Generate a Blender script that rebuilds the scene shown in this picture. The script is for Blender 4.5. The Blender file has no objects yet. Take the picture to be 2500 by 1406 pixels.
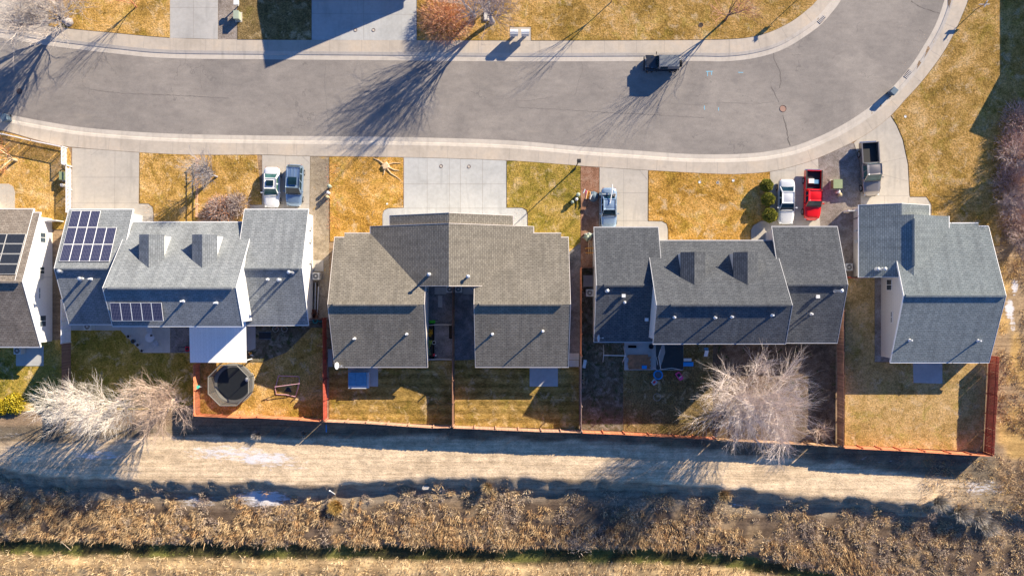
import bpy, math, random
import numpy as np
from math import pi, sin, cos, radians as R
random.seed(7)
SC = bpy.context.scene
COL = SC.collection
# ------------------------------------------------------------------ camera
H = 88.0
K = 22.0
cd = bpy.data.cameras.new("camera"); cam = bpy.data.objects.new("camera", cd); COL.objects.link(cam)
cam.location = (0, 0, H); cam.rotation_euler = (0, 0, 0)
cd.sensor_fit = 'HORIZONTAL'; cd.sensor_width = 36
cd.lens = 18.0 / (1250.0 / (K * H)); cd.clip_end = 2000; cd.clip_start = 1
SC.camera = cam
# ------------------------------------------------------------------ sky + sun
SUNV = (1.68, 1.56, 1.0)
EL = math.atan2(1.0, math.hypot(SUNV[0], SUNV[1])); AZ = math.atan2(SUNV[0], SUNV[1])
w = bpy.data.worlds.new("World"); SC.world = w; w.use_nodes = True
nt = w.node_tree; bg = nt.nodes['Background']
sky = nt.nodes.new('ShaderNodeTexSky'); sky.sky_type = 'NISHITA'; sky.sun_disc = False
sky.sun_elevation = EL; sky.sun_rotation = AZ; sky.altitude = 1400; sky.ozone_density = 10.0; sky.air_density = 1.0; sky.dust_density = 0.0
nt.links.new(sky.outputs[0], bg.inputs[0]); bg.inputs[1].default_value = 0.09
sd = bpy.data.lights.new("sun", 'SUN'); sun = bpy.data.objects.new("sun", sd); COL.objects.link(sun)
sd.energy = 5.0; sd.angle = R(0.5); sd.color = (1.0, 0.865, 0.66)
sun.rotation_euler = (math.atan2(math.hypot(SUNV[0], SUNV[1]), 1.0), 0, -AZ + pi)
from mathutils import Vector
sun.rotation_euler = Vector(SUNV).to_track_quat('Z', 'Y').to_euler()
SC.view_settings.view_transform = 'Standard'; SC.view_settings.look = 'None'
SC.view_settings.exposure = 1.12; SC.view_settings.gamma = 1
SC.render.engine = 'CYCLES'
# ------------------------------------------------------------------ coordinates
def U(px, py, h=0.0):
    s = (H - h) / H / K
    return ((px - 1250) * s, (703 - py) * s, h)
def G(px, py, h=0.0):          # a point on the ground plane, lifted to h
    return ((px - 1250) / K, (703 - py) / K, h)
# ------------------------------------------------------------------ mesh helpers
class MB:
    def __init__(s): s.v = []; s.f = []; s.c = []
    def add(s, vs, fs, c=None):
        o = len(s.v); s.v += [tuple(p) for p in vs]
        for f in fs: s.f.append([i + o for i in f])
        if c is not None: s.c += [c] * len(fs)
        return s
    def box(s, x0, x1, y0, y1, z0, z1, c=None):
        v = [(x0,y0,z0),(x1,y0,z0),(x1,y1,z0),(x0,y1,z0),(x0,y0,z1),(x1,y0,z1),(x1,y1,z1),(x0,y1,z1)]
        return s.add(v, [(3,2,1,0),(4,5,6,7),(0,1,5,4),(1,2,6,5),(2,3,7,6),(3,0,4,7)], c)
    def obox(s, cx, cy, lx, ly, z0, z1, a=0, c=None):
        ca, sa = cos(a), sin(a); v = []
        for z in (z0, z1):
            for (x, y) in ((-lx/2,-ly/2),(lx/2,-ly/2),(lx/2,ly/2),(-lx/2,ly/2)):
                v.append((cx + x*ca - y*sa, cy + x*sa + y*ca, z))
        return s.add(v, [(3,2,1,0),(4,5,6,7),(0,1,5,4),(1,2,6,5),(2,3,7,6),(3,0,4,7)], c)
    def prism(s, pts, z0, z1):
        n = len(pts); v = [(p[0],p[1],z0) for p in pts] + [(p[0],p[1],z1) for p in pts]
        a = sum(pts[i][0]*pts[(i+1)%n][1]-pts[(i+1)%n][0]*pts[i][1] for i in range(n))
        if a < 0: pts = pts[::-1]; return s.prism(pts, z0, z1)
        return s.add(v, [list(range(n))[::-1], list(range(n, 2*n))] + [(i,(i+1)%n,(i+1)%n+n,i+n) for i in range(n)])
    def cyl(s, cx, cy, z0, z1, r, n=12, r2=None):
        r2 = r if r2 is None else r2
        v = [(cx+r*cos(2*pi*i/n), cy+r*sin(2*pi*i/n), z0) for i in range(n)] + [(cx+r2*cos(2*pi*i/n), cy+r2*sin(2*pi*i/n), z1) for i in range(n)]
        return s.add(v, [list(range(n))[::-1], list(range(n,2*n))] + [(i,(i+1)%n,(i+1)%n+n,i+n) for i in range(n)])
    def lathe(s, cx, cy, prof, n=16):
        v = []; m = len(prof)
        for (r, z) in prof:
            for i in range(n): v.append((cx+r*cos(2*pi*i/n), cy+r*sin(2*pi*i/n), z))
        f = [(j*n+i, j*n+(i+1)%n, (j+1)*n+(i+1)%n, (j+1)*n+i) for j in range(m-1) for i in range(n)]
        f.append(list(range(n))[::-1]); f.append(list(range((m-1)*n, m*n)))
        return s.add(v, f)
    def torus(s, cx, cy, cz, Rr, r, n=24, m=8, ax='z'):
        v = []
        for i in range(n):
            a = 2*pi*i/n
            for j in range(m):
                b = 2*pi*j/m; q = Rr + r*cos(b)
                p = (q*cos(a), q*sin(a), r*sin(b))
                if ax == 'x': p = (p[2], p[0], p[1])
                if ax == 'y': p = (p[0], p[2], p[1])
                v.append((cx+p[0], cy+p[1], cz+p[2]))
        return s.add(v, [(i*m+j, ((i+1)%n)*m+j, ((i+1)%n)*m+(j+1)%m, i*m+(j+1)%m) for i in range(n) for j in range(m)])
    def tube(s, p, r, n=6, cap=True):
        p = [Vector(q) for q in p]; k = len(p); rr = r if isinstance(r, (list, tuple)) else [r]*k
        v = []
        for i in range(k):
            d = (p[min(i+1,k-1)] - p[max(i-1,0)]); d.normalize()
            a = d.cross(Vector((0,0,1)) if abs(d.z) < .9 else Vector((1,0,0))); a.normalize(); b = d.cross(a)
            for j in range(n):
                t = 2*pi*j/n; q = p[i] + (a*cos(t) + b*sin(t))*rr[i]; v.append(tuple(q))
        f = [(i*n+j, i*n+(j+1)%n, (i+1)*n+(j+1)%n, (i+1)*n+j) for i in range(k-1) for j in range(n)]
        if cap: f += [list(range(n))[::-1], list(range((k-1)*n, k*n))]
        return s.add(v, f)
    def build(s, name, m, parent=None, smooth=False, uv=True, origin=None):
        o3 = Vector(parent['_w']) if (parent is not None and '_w' in parent) else Vector((0,0,0))
        if origin is not None: o3 = Vector(origin)
        me = bpy.data.meshes.new(name)
        me.from_pydata([(x-o3.x, y-o3.y, z-o3.z) for (x,y,z) in s.v], [], s.f)
        ob = bpy.data.objects.new(name, me); COL.objects.link(ob)
        if parent is not None: ob.parent = parent; ob['_w'] = tuple(o3)
        elif origin is not None: ob.location = origin; ob['_w'] = tuple(o3)
        else: ob['_w'] = (0.0,0.0,0.0)
        if m is not None: me.materials.append(MT[m] if isinstance(m, str) else m)
        if smooth: me.polygons.foreach_set('use_smooth', [True]*len(me.polygons))
        if s.c:
            ca = me.color_attributes.new('Col', 'FLOAT_COLOR', 'CORNER')
            buf = []
            for pl, c in zip(me.polygons, s.c): buf += [c[0], c[1], c[2], 1.0]*pl.loop_total
            ca.data.foreach_set('color', buf)
        if uv and len(me.polygons) < 20000:
            ul = me.uv_layers.new(name='UVMap'); up = Vector((0,0,1))
            for pl in me.polygons:
                n = pl.normal
                if abs(n.z) > .995: a = Vector((1,0,0)); b = Vector((0,1,0))
                else: a = up.cross(n); a.normalize(); b = n.cross(a)
                for li in pl.loop_indices:
                    co = me.vertices[me.loops[li].vertex_index].co + o3
                    ul.data[li].uv = (co.dot(a), co.dot(b))
        return ob
def tag(o, label=None, cat=None, group=None, kind=None):
    if label: o['label'] = label
    if cat: o['category'] = cat
    if group: o['group'] = group
    if kind: o['kind'] = kind
    return o
def thing(name, label, cat, loc, group=None, rz=0):
    o = bpy.data.objects.new(name, None); COL.objects.link(o); o.location = loc; o.rotation_euler = (0,0,rz); o.empty_display_size = .3
    o['_w'] = tuple(loc); return tag(o, label, cat, group)
def struct(o): o['kind'] = 'structure'; return o
def dup(o, loc, rz=0, label=None, group=None):
    def cp(a, par):
        c = a.copy(); COL.objects.link(c)
        if par is not None: c.parent = par
        for ch in kids.get(a.name, []): cp(ch, c)
        return c
    kids = {}
    for q in list(COL.objects):
        if q.parent: kids.setdefault(q.parent.name, []).append(q)
    r = cp(o, None); r.location = loc; r.rotation_euler = (0,0,rz)
    if label: r['label'] = label
    if group: r['group'] = group
    return r
# ------------------------------------------------------------------ materials
MT = {}
def newmat(name):
    m = bpy.data.materials.new(name); m.use_nodes = True; MT[name] = m
    return m, m.node_tree, m.node_tree.nodes['Principled BSDF']
def srgb(c):
    return tuple(((x/255.0)/12.92 if x/255.0 <= .04045 else ((x/255.0+.055)/1.055)**2.4) for x in c)
def N(nt, t, **kw):
    n = nt.nodes.new(t)
    for k, v in kw.items(): setattr(n, k, v)
    return n
def coords(nt, kind):
    if kind == 'pos': return N(nt, 'ShaderNodeNewGeometry').outputs['Position']
    tc = N(nt, 'ShaderNodeTexCoord'); return tc.outputs['UV' if kind == 'uv' else 'Object']
def noise(nt, vec, scale, detail=4, rough=.6, stretch=None, dist=0):
    n = N(nt, 'ShaderNodeTexNoise'); n.inputs['Scale'].default_value = scale; n.inputs['Detail'].default_value = detail
    n.inputs['Roughness'].default_value = rough; n.inputs['Distortion'].default_value = dist
    if stretch:
        mp = N(nt, 'ShaderNodeMapping'); mp.inputs['Scale'].default_value = stretch; nt.links.new(vec, mp.inputs[0]); vec = mp.outputs[0]
    nt.links.new(vec, n.inputs['Vector']); return n.outputs['Fac']
def ramp(nt, fac, stops):
    r = N(nt, 'ShaderNodeValToRGB'); e = r.color_ramp.elements
    while len(e) < len(stops): e.new(.5)
    for i, (p, c) in enumerate(stops): e[i].position = p; e[i].color = (c[0], c[1], c[2], 1)
    nt.links.new(fac, r.inputs[0]); return r.outputs[0]
def mixc(nt, fac, a, b, mode='MIX'):
    m = N(nt, 'ShaderNodeMix', data_type='RGBA', blend_type=mode)
    for k, x in ((0, fac), (6, a), (7, b)):
        if isinstance(x, (int, float)): m.inputs[k].default_value = x
        elif isinstance(x, tuple): m.inputs[k].default_value = (x[0], x[1], x[2], 1)
        else: nt.links.new(x, m.inputs[k])
    return m.outputs[2]
def mth(nt, op, a, b=0.0, c=None):
    m = N(nt, 'ShaderNodeMath', operation=op)
    for k, x in ((0, a), (1, b), (2, c)):
        if x is None: continue
        if isinstance(x, (int, float)): m.inputs[k].default_value = x
        else: nt.links.new(x, m.inputs[k])
    return m.outputs[0]
def setbump(nt, bs, h, strength, dist):
    b = N(nt, 'ShaderNodeBump'); b.inputs['Strength'].default_value = strength; b.inputs['Distance'].default_value = dist
    nt.links.new(h, b.inputs['Height']); nt.links.new(b.outputs[0], bs.inputs['Normal']); return b
def plain(name, c, rough=.6, metal=0, spec=.3, var=.08, scale=3, bump=0):
    m, nt, bs = newmat(name)
    v = coords(nt, 'obj'); f = noise(nt, v, scale, 5)
    nt.links.new(ramp(nt, f, [(.3, tuple(x*(1-var) for x in c)), (.7, tuple(min(1, x*(1+var)) for x in c))]), bs.inputs['Base Color'])
    bs.inputs['Roughness'].default_value = rough; bs.inputs['Metallic'].default_value = metal
    bs.inputs['Specular IOR Level'].default_value = spec
    if bump: setbump(nt, bs, noise(nt, v, scale*8, 3), bump, .02)
    return m
def paint(name, c, metal=.3, rough=.3):
    m, nt, bs = newmat(name); f = noise(nt, coords(nt, 'obj'), 1.5, 6)
    nt.links.new(ramp(nt, f, [(.3, tuple(x*.92 for x in c)), (.75, c)]), bs.inputs['Base Color'])
    bs.inputs['Metallic'].default_value = metal; bs.inputs['Roughness'].default_value = rough
    bs.inputs['Coat Weight'].default_value = .6; bs.inputs['Coat Roughness'].default_value = .08
def ground(name, stops, s1, s2, s3, bump=.6, bd=.06, stripes=None, spots=None, rough=.95, jit=.5, stretch=None):
    """mottled natural ground: large patches, mid clumps, fine grain"""
    m, nt, bs = newmat(name); v = coords(nt, 'pos')
    a = noise(nt, v, s1*1.6, 5, .62, dist=1.2); b = noise(nt, v, s2, 6, .7, stretch=stretch); c = noise(nt, v, s3, 5, .8, stretch=stretch)
    t = mth(nt, 'ADD', mth(nt, 'MULTIPLY', a, .52), mth(nt, 'ADD', mth(nt, 'MULTIPLY', b, .28), mth(nt, 'MULTIPLY', c, .2)))
    col = ramp(nt, t, stops)
    g = ramp(nt, c, [(.3, (1-jit,)*3), (.5, (1, 1, 1)), (.74, (1+jit*.8,)*3)])
    col = mixc(nt, 1.0, col, g, 'MULTIPLY')
    h = noise(nt, v, 2.3, 6, .8, dist=.4); col = mixc(nt, .8, col, ramp(nt, h, [(.32, (.55,.5,.42)), (.46, (1,1,1)), (.66, (1.22,1.24,1.3))]), 'MULTIPLY')
    if name.startswith('lawn'):
        q2 = noise(nt, v, .45, 5, .7, dist=.8); col = mixc(nt, ramp(nt, q2, [(.52, (0,0,0)), (.66, (.7,.7,.7))]), col, mixc(nt, 1.0, col, (.74,.86,.5), 'MULTIPLY'))
        q3 = noise(nt, v, .7, 6, .75, dist=.5); col = mixc(nt, ramp(nt, q3, [(.54, (0,0,0)), (.66, (.75,.75,.75))]), col, mixc(nt, 1.0, (.72,.55,.33), g, 'MULTIPLY'))
    if spots:
        sc, lo, hi, cc = spots; q = noise(nt, v, sc, 4, .7)
        col = mixc(nt, ramp(nt, q, [(lo, (0,0,0)), (hi, (1,1,1))]), col, cc)
    if stripes:
        wv = N(nt, 'ShaderNodeTexWave', bands_direction='Y'); wv.inputs['Scale'].default_value = stripes; wv.inputs['Distortion'].default_value = 1.5; wv.inputs['Detail'].default_value = 2
        nt.links.new(v, wv.inputs[0]); col = mixc(nt, .55, col, ramp(nt, wv.outputs['Fac'], [(.2, (.55,.55,.5)), (.7, (1.1,1.1,1.1))]), 'MULTIPLY')
    nt.links.new(col, bs.inputs['Base Color']); bs.inputs['Roughness'].default_value = rough; bs.inputs['Specular IOR Level'].default_value = .15; bs.inputs['Diffuse Roughness'].default_value = .7
    setbump(nt, bs, mth(nt, 'ADD', c, mth(nt, 'MULTIPLY', b, .6)), bump, bd)
    return m
def concrete(name, c, warm, joint=(1.35, 1.35), jx=0, jy=0):
    m, nt, bs = newmat(name); v = coords(nt, 'pos')
    a = noise(nt, v, .35, 5, .6, dist=.5); b = noise(nt, v, 2.5, 6, .7); c2 = noise(nt, v, 30, 3, .6)
    col = ramp(nt, a, [(.3, tuple(x*.86 for x in c)), (.5, c), (.7, warm)])
    col = mixc(nt, .5, col, ramp(nt, b, [(.3, (.82,.8,.78)), (.6, (1.04,1.04,1.04))]), 'MULTIPLY')
    col = mixc(nt, .35, col, ramp(nt, c2, [(.3, (.8,.8,.8)), (.7, (1.12,1.12,1.12))]), 'MULTIPLY')
    st = noise(nt, v, .8, 3, .5, stretch=(2.2, .25, 1)); col = mixc(nt, ramp(nt, st, [(.56, (0,0,0)), (.72, (.5,.5,.5))]), col, tuple(x*.72 for x in c))
    oi = noise(nt, v, .55, 4, .55); col = mixc(nt, ramp(nt, oi, [(.66, (0,0,0)), (.74, (.45,.45,.45))]), col, (.3,.27,.24))
    nt.links.new(col, bs.inputs['Base Color']); bs.inputs['Roughness'].default_value = .85; bs.inputs['Specular IOR Level'].default_value = .2
    setbump(nt, bs, c2, .25, .01)
def shingle(name, c1, c2, mortar, row=.21, bumpd=.03, wear=.35):
    m, nt, bs = newmat(name); v = coords(nt, 'uv')
    br = N(nt, 'ShaderNodeTexBrick'); br.offset = .5; br.inputs['Scale'].default_value = 1
    br.inputs['Brick Width'].default_value = .4; br.inputs['Row Height'].default_value = row; br.inputs['Mortar Size'].default_value = .022
    br.inputs['Mortar Smooth'].default_value = .4; br.inputs['Bias'].default_value = 0
    br.inputs['Color1'].default_value = (*c1, 1); br.inputs['Color2'].default_value = (*c2, 1); br.inputs['Mortar'].default_value = (*mortar, 1)
    nt.links.new(v, br.inputs['Vector'])
    n1 = noise(nt, v, .5, 5, .6, stretch=(1, .6, 1)); n2 = noise(nt, v, 3.2, 4, .7, stretch=(.5, 1.6, 1)); n3 = noise(nt, v, 14, 3, .8)
    col = mixc(nt, wear, br.outputs['Color'], ramp(nt, n1, [(.3, (.6,.6,.6)), (.65, (1.25,1.25,1.25))]), 'MULTIPLY')
    sk = noise(nt, v, 1.1, 4, .6, stretch=(2.2, .16, 1)); col = mixc(nt, .6, col, ramp(nt, sk, [(.36, (.74,.74,.75)), (.52, (1,1,1)), (.7, (1.14,1.13,1.1))]), 'MULTIPLY')
    col = mixc(nt, .55, col, ramp(nt, n2, [(.3, (.72,.72,.72)), (.7, (1.25,1.25,1.25))]), 'MULTIPLY')
    col = mixc(nt, .55, col, ramp(nt, n3, [(.3, (.7,.7,.7)), (.7, (1.3,1.3,1.3))]), 'MULTIPLY')
    nt.links.new(col, bs.inputs['Base Color']); bs.inputs['Roughness'].default_value = .9; bs.inputs['Specular IOR Level'].default_value = .25; bs.inputs['Diffuse Roughness'].default_value = .55
    sep = N(nt, 'ShaderNodeSeparateXYZ'); nt.links.new(v, sep.inputs[0])
    saw = mth(nt, 'SUBTRACT', 1.0, mth(nt, 'FRACT', mth(nt, 'DIVIDE', sep.outputs['Y'], row)))
    setbump(nt, bs, mth(nt, 'ADD', saw, mth(nt, 'MULTIPLY', n3, .6)), .6, bumpd)
def boards(name, c, gapdark, bw=.14, axis='X', var=.25, rough=.85):
    m, nt, bs = newmat(name); v = coords(nt, 'uv'); sep = N(nt, 'ShaderNodeSeparateXYZ'); nt.links.new(v, sep.inputs[0])
    q = mth(nt, 'DIVIDE', sep.outputs[axis], bw); cell = mth(nt, 'FLOOR', q); fr = mth(nt, 'FRACT', q)
    wn = N(nt, 'ShaderNodeTexWhiteNoise', noise_dimensions='1D'); nt.links.new(cell, wn.inputs['W'])
    col = ramp(nt, wn.outputs['Value'], [(0, tuple(x*(1-var) for x in c)), (1, tuple(min(1, x*(1+var)) for x in c))])
    g = noise(nt, v, 4, 5, .7, stretch=(6, 1, 1) if axis == 'X' else (1, 6, 1))
    col = mixc(nt, .5, col, ramp(nt, g, [(.3, (.6,.6,.6)), (.7, (1.2,1.2,1.2))]), 'MULTIPLY')
    ln = ramp(nt, fr, [(0, (1,1,1)), (.1, (0,0,0))]); col = mixc(nt, ln, col, gapdark)
    nt.links.new(col, bs.inputs['Base Color']); bs.inputs['Roughness'].default_value = rough; bs.inputs['Specular IOR Level'].default_value = .2
def attrmat(name, rough=.9, gain=1.0, trans=0):
    m, nt, bs = newmat(name); a = N(nt, 'ShaderNodeAttribute'); a.attribute_name = 'Col'
    f = noise(nt, coords(nt, 'pos'), 2, 3)
    nt.links.new(mixc(nt, 1.0, a.outputs['Color'], ramp(nt, f, [(.3, (.85*gain,)*3), (.7, (1.15*gain,)*3)]), 'MULTIPLY'), bs.inputs['Base Color'])
    bs.inputs['Roughness'].default_value = rough; bs.inputs['Specular IOR Level'].default_value = .15
def glass(name, c, rough=.06):
    m, nt, bs = newmat(name); f = noise(nt, coords(nt, 'obj'), .9, 3)
    nt.links.new(ramp(nt, f, [(.35, tuple(x*.7 for x in c)), (.7, tuple(x*1.5 for x in c))]), bs.inputs['Base Color'])
    bs.inputs['Roughness'].default_value = rough; bs.inputs['Specular IOR Level'].default_value = .35
# lawns (dead winter grass)
def gs(*a): return [(p, c) for p, c in a]
ground('lawn_gold', gs((.38,(.26,.16,.035)),(.47,(.46,.28,.07)),(.55,(.62,.39,.13)),(.64,(.76,.54,.26))), .16, 1.4, 5.5, 1.2, .09, jit=.62)
ground('lawn_amber', gs((.38,(.3,.16,.03)),(.46,(.52,.29,.055)),(.55,(.68,.4,.11)),(.64,(.78,.54,.23))), .2, 1.4, 5.5, 1.2, .09, jit=.6)
ground('lawn_green', gs((.38,(.16,.14,.02)),(.46,(.32,.24,.04)),(.55,(.5,.34,.08)),(.64,(.64,.46,.16))), .22, 1.4, 5.5, 1.2, .09, jit=.6)
ground('lawn_tan', gs((.38,(.32,.21,.07)),(.47,(.5,.33,.12)),(.56,(.62,.42,.18)),(.66,(.72,.52,.26))), .2, 1.6, 6, 1.0, .07, jit=.5)
ground('lawn_mown', gs((.38,(.17,.12,.03)),(.47,(.34,.22,.06)),(.56,(.48,.32,.1)),(.68,(.6,.42,.17))), .25, 1.8, 7, 1.0, .08, stripes=.32, jit=.55, stretch=(.5, 1.4, 1))
ground('lawn_dull', gs((.36,(.09,.075,.03)),(.46,(.2,.14,.055)),(.58,(.3,.21,.09)),(.7,(.42,.31,.14))), .25, 1.5, 6, 1.2, .08, jit=.6)
ground('bare_soil', gs((.34,(.06,.042,.03)),(.5,(.17,.12,.08)),(.66,(.3,.23,.17))), .3, 1.4, 8, .8, .05, spots=(1.1, .58, .66, (.05,.07,.02)))
ground('frosty_soil', gs((.34,(.06,.05,.03)),(.5,(.17,.14,.09)),(.66,(.36,.32,.28))), .5, 2.2, 9, .8, .05, spots=(1.6, .52, .62, (.07,.08,.03)))
ground('gravel_grey', gs((.34,(.16,.13,.11)),(.5,(.34,.29,.25)),(.66,(.52,.46,.41))), .3, 4, 14, 1.0, .05, jit=.55)
ground('gravel_tan', gs((.34,(.2,.16,.12)),(.5,(.38,.31,.22)),(.66,(.52,.43,.33))), .3, 3, 14, 1.0, .05, jit=.55, spots=(.7, .6, .68, (.5,.33,.12)))
ground('gravel_dark', gs((.34,(.1,.095,.1)),(.5,(.22,.21,.21)),(.66,(.36,.34,.34))), .3, 4, 14, 1.0, .05, jit=.5)
ground('bark', gs((.34,(.18,.09,.05)),(.5,(.38,.2,.12)),(.66,(.5,.34,.24))), .5, 3, 12, 1.0, .05, jit=.5)
concrete('pavement', (.5,.44,.37), (.56,.47,.37))
concrete('kerb', (.54,.49,.43), (.57,.51,.44))
concrete('drive_warm', (.48,.44,.385), (.52,.47,.4))
concrete('drive_cool', (.47,.475,.465), (.51,.51,.495))
concrete('drive_grey', (.45,.44,.42), (.5,.48,.45))
plain('joint', (.3,.27,.24), .9); plain('crack', (.12,.105,.095), .95); plain('crack_pale', (.42,.38,.33), .95); plain('crack_grey', (.2,.18,.165), .95)
plain('oil', (.15,.14,.14), .7)
def asphalt():
    m, nt, bs = newmat('asphalt'); v = coords(nt, 'pos')
    a = noise(nt, v, .12, 5, .6, dist=.8); b = noise(nt, v, 1.1, 6, .7, stretch=(.6, 1.3, 1)); c = noise(nt, v, 22, 3, .8); d = noise(nt, v, 5, 4, .7)
    col = ramp(nt, a, [(.3, (.225,.205,.188)), (.5, (.275,.248,.224)), (.68, (.32,.288,.257))])
    col = mixc(nt, .55, col, ramp(nt, b, [(.3, (.7,.7,.72)), (.62, (1.08,1.08,1.08))]), 'MULTIPLY')
    col = mixc(nt, .65, col, ramp(nt, c, [(.25, (.6,.6,.6)), (.7, (1.3,1.3,1.3))]), 'MULTIPLY')
    col = mixc(nt, .3, col, ramp(nt, d, [(.3, (.8,.8,.8)), (.7, (1.15,1.15,1.15))]), 'MULTIPLY')
    vo = N(nt, 'ShaderNodeTexVoronoi', feature='DISTANCE_TO_EDGE'); vo.inputs['Scale'].default_value = .16
    wv = N(nt, 'ShaderNodeVectorMath', operation='ADD'); nn = N(nt, 'ShaderNodeTexNoise'); nn.inputs['Scale'].default_value = .9; nn.inputs['Detail'].default_value = 6
    nt.links.new(v, nn.inputs['Vector']); sc = N(nt, 'ShaderNodeVectorMath', operation='SCALE'); sc.inputs['Scale'].default_value = 2.2
    nt.links.new(nn.outputs['Color'], sc.inputs[0]); nt.links.new(v, wv.inputs[0]); nt.links.new(sc.outputs[0], wv.inputs[1]); nt.links.new(wv.outputs[0], vo.inputs['Vector'])
    msk = noise(nt, v, .18, 3)
    cr = mth(nt, 'MULTIPLY', mth(nt, 'LESS_THAN', vo.outputs['Distance'], .006), mth(nt, 'GREATER_THAN', msk, .56))
    col = mixc(nt, mth(nt, 'MULTIPLY', cr, .45), col, (.13,.12,.115))
    st = noise(nt, v, .75, 5, .7); col = mixc(nt, ramp(nt, st, [(.58, (0,0,0)), (.72, (.5,.5,.5))]), col, (.18,.165,.16))
    dr = noise(nt, v, .3, 5, .7, stretch=(.3, 1.5, 1)); col = mixc(nt, ramp(nt, dr, [(.6, (0,0,0)), (.75, (.35,.35,.35))]), col, (.4,.35,.29))
    nt.links.new(col, bs.inputs['Base Color']); bs.inputs['Roughness'].default_value = .85; bs.inputs['Specular IOR Level'].default_value = .25
    setbump(nt, bs, c, .4, .01)
asphalt()
def groundmat():
    m, nt, bs = newmat('ground_soil'); v = coords(nt, 'pos'); a = N(nt, 'ShaderNodeAttribute'); a.attribute_name = 'Col'
    n1 = noise(nt, v, 2.2, 7, .75, stretch=(.5, 1.2, 1)); n2 = noise(nt, v, 9, 5, .8, stretch=(.5, 1, 1)); n3 = noise(nt, v, .9, 5, .65, stretch=(.07, 1.9, 1))
    col = mixc(nt, .8, a.outputs['Color'], ramp(nt, n1, [(.3, (.72,.71,.7)), (.68, (1.22,1.2,1.18))]), 'MULTIPLY')
    col = mixc(nt, 1.0, col, ramp(nt, n2, [(.28, (.5,.48,.46)), (.5, (1,1,1)), (.75, (1.25,1.23,1.2))]), 'MULTIPLY')
    n4 = noise(nt, v, 3.5, 6, .8); col = mixc(nt, 1.0, col, ramp(nt, n4, [(.3, (.55,.52,.5)), (.42, (1,1,1)), (.8, (1.1,1.1,1.1))]), 'MULTIPLY')
    col = mixc(nt, .55, col, ramp(nt, n3, [(.4, (.7,.67,.64)), (.55, (1.1,1.1,1.1))]), 'MULTIPLY')
    n5 = noise(nt, v, 2.6, 6, .7, stretch=(.05, 1.7, 1)); col = mixc(nt, .5, col, ramp(nt, n5, [(.38, (.62,.58,.55)), (.46, (1,1,1)), (.7, (1.1,1.1,1.1))]), 'MULTIPLY')
    fr = N(nt, 'ShaderNodeAttribute'); fr.attribute_name = 'Frost'
    fn = noise(nt, v, 2.6, 7, .75, stretch=(.35, 1.2, 1)); k = mth(nt, 'ADD', fr.outputs['Fac'], mth(nt, 'MULTIPLY', fn, 1.2))
    col = mixc(nt, ramp(nt, mth(nt, 'MULTIPLY', k, .7), [(.7, (0,0,0)), (.82, (.8,.8,.8))]), col, (.74,.74,.78))
    nt.links.new(col, bs.inputs['Base Color']); bs.inputs['Roughness'].default_value = .95; bs.inputs['Specular IOR Level'].default_value = .1
    setbump(nt, bs, mth(nt, 'ADD', n2, n1), .8, .05)
groundmat()
# ------------------------------------------------------------------ curves of the place (photo pixels on the ground)
UP = [(-160,62),(-60,80),(30,93),(115,108),(282,128),(410,139),(640,142),(900,144),(1260,147),(1675,146),(1765,147),(1830,141),(1888,127),(1930,108),(1968,84),(2003,58),(2030,28),(2049,3),(2064,-30),(2072,-70),(2076,-120),(2078,-200)]
LO = [(-160,248),(-60,266),(26,284),(128,303),(230,317),(410,329),(640,334),(927,337),(1120,341),(1260,347),(1419,361),(1547,370),(1660,378),(1752,380),(1820,378),(1880,372),(1952,356),(2040,318),(2116,271),(2175,222),(2226,164),(2258,115),(2285,68),(2304,20),(2314,-20),(2320,-80),(2322,-200)]
UPO = [(-160,20),(-60,40),(30,54),(153,69),(256,79),(415,93),(579,97),(760,98.5),(1016,99),(1296,100),(1675,98.5),(1790,96),(1840,90),(1880,79),(1919,61),(1945,45),(1970,25),(1996,0),(2012,-40),(2020,-100),(2022,-200)]
LOO = [(-160,285),(-60,305),(20,322),(90,342),(166,358),(340,372),(474,378),(640,378),(753,381),(986,384),(1106,387),(1260,393),(1419,405),(1464,408),(1580,415.5),(1752,424.5),(1820,424),(1880,419),(1930,408),(1998,386),(2078,349),(2130,318),(2175,282),(2208,246),(2254,195),(2300,133),(2328,84),(2351,33),(2366,-10),(2372,-80),(2374,-200)]
def dense(p, st=14):
    out = []
    for i in range(len(p)-1):
        p0 = p[max(i-1,0)]; p1 = p[i]; p2 = p[i+1]; p3 = p[min(i+2,len(p)-1)]
        n = max(1, int(math.dist(p1,p2)/st))
        for j in range(n):
            t = j/n; out.append(tuple(.5*((2*p1[k])+(-p0[k]+p2[k])*t+(2*p0[k]-5*p1[k]+4*p2[k]-p3[k])*t*t+(-p0[k]+3*p1[k]-3*p2[k]+p3[k])*t**3) for k in (0,1)))
    out.append(tuple(p[-1])); return out
def offset(p, d):
    out = []
    for i in range(len(p)):
        a = p[max(i-1,0)]; b = p[min(i+1,len(p)-1)]; dx, dy = b[0]-a[0], b[1]-a[1]; L = math.hypot(dx,dy)
        out.append((p[i][0]+dy/L*d, p[i][1]-dx/L*d))
    return out
UP = dense(UP); LO = dense(LO); UPO = dense(UPO); LOO = dense(LOO)
def yat(poly, x):
    xs = [q[0] for q in poly]; ys = [q[1] for q in poly]; return np.interp(x, xs, ys)
TRU = [(-200,1075),(100,1082),(480,1062),(620,1066),(900,1070),(1050,1066),(1260,1074),(1500,1080),(1700,1098),(1880,1114),(2052,1130),(2160,1148),(2330,1165),(2500,1190),(2700,1210)]
TRL = [(-200,1140),(0,1146),(130,1165),(250,1170),(357,1172),(500,1176),(640,1180),(812,1186),(900,1178),(1004,1171),(1260,1165),(1515,1178),(1652,1187),(1880,1201),(2135,1219),(2258,1232),(2400,1250),(2700,1270)]
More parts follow.
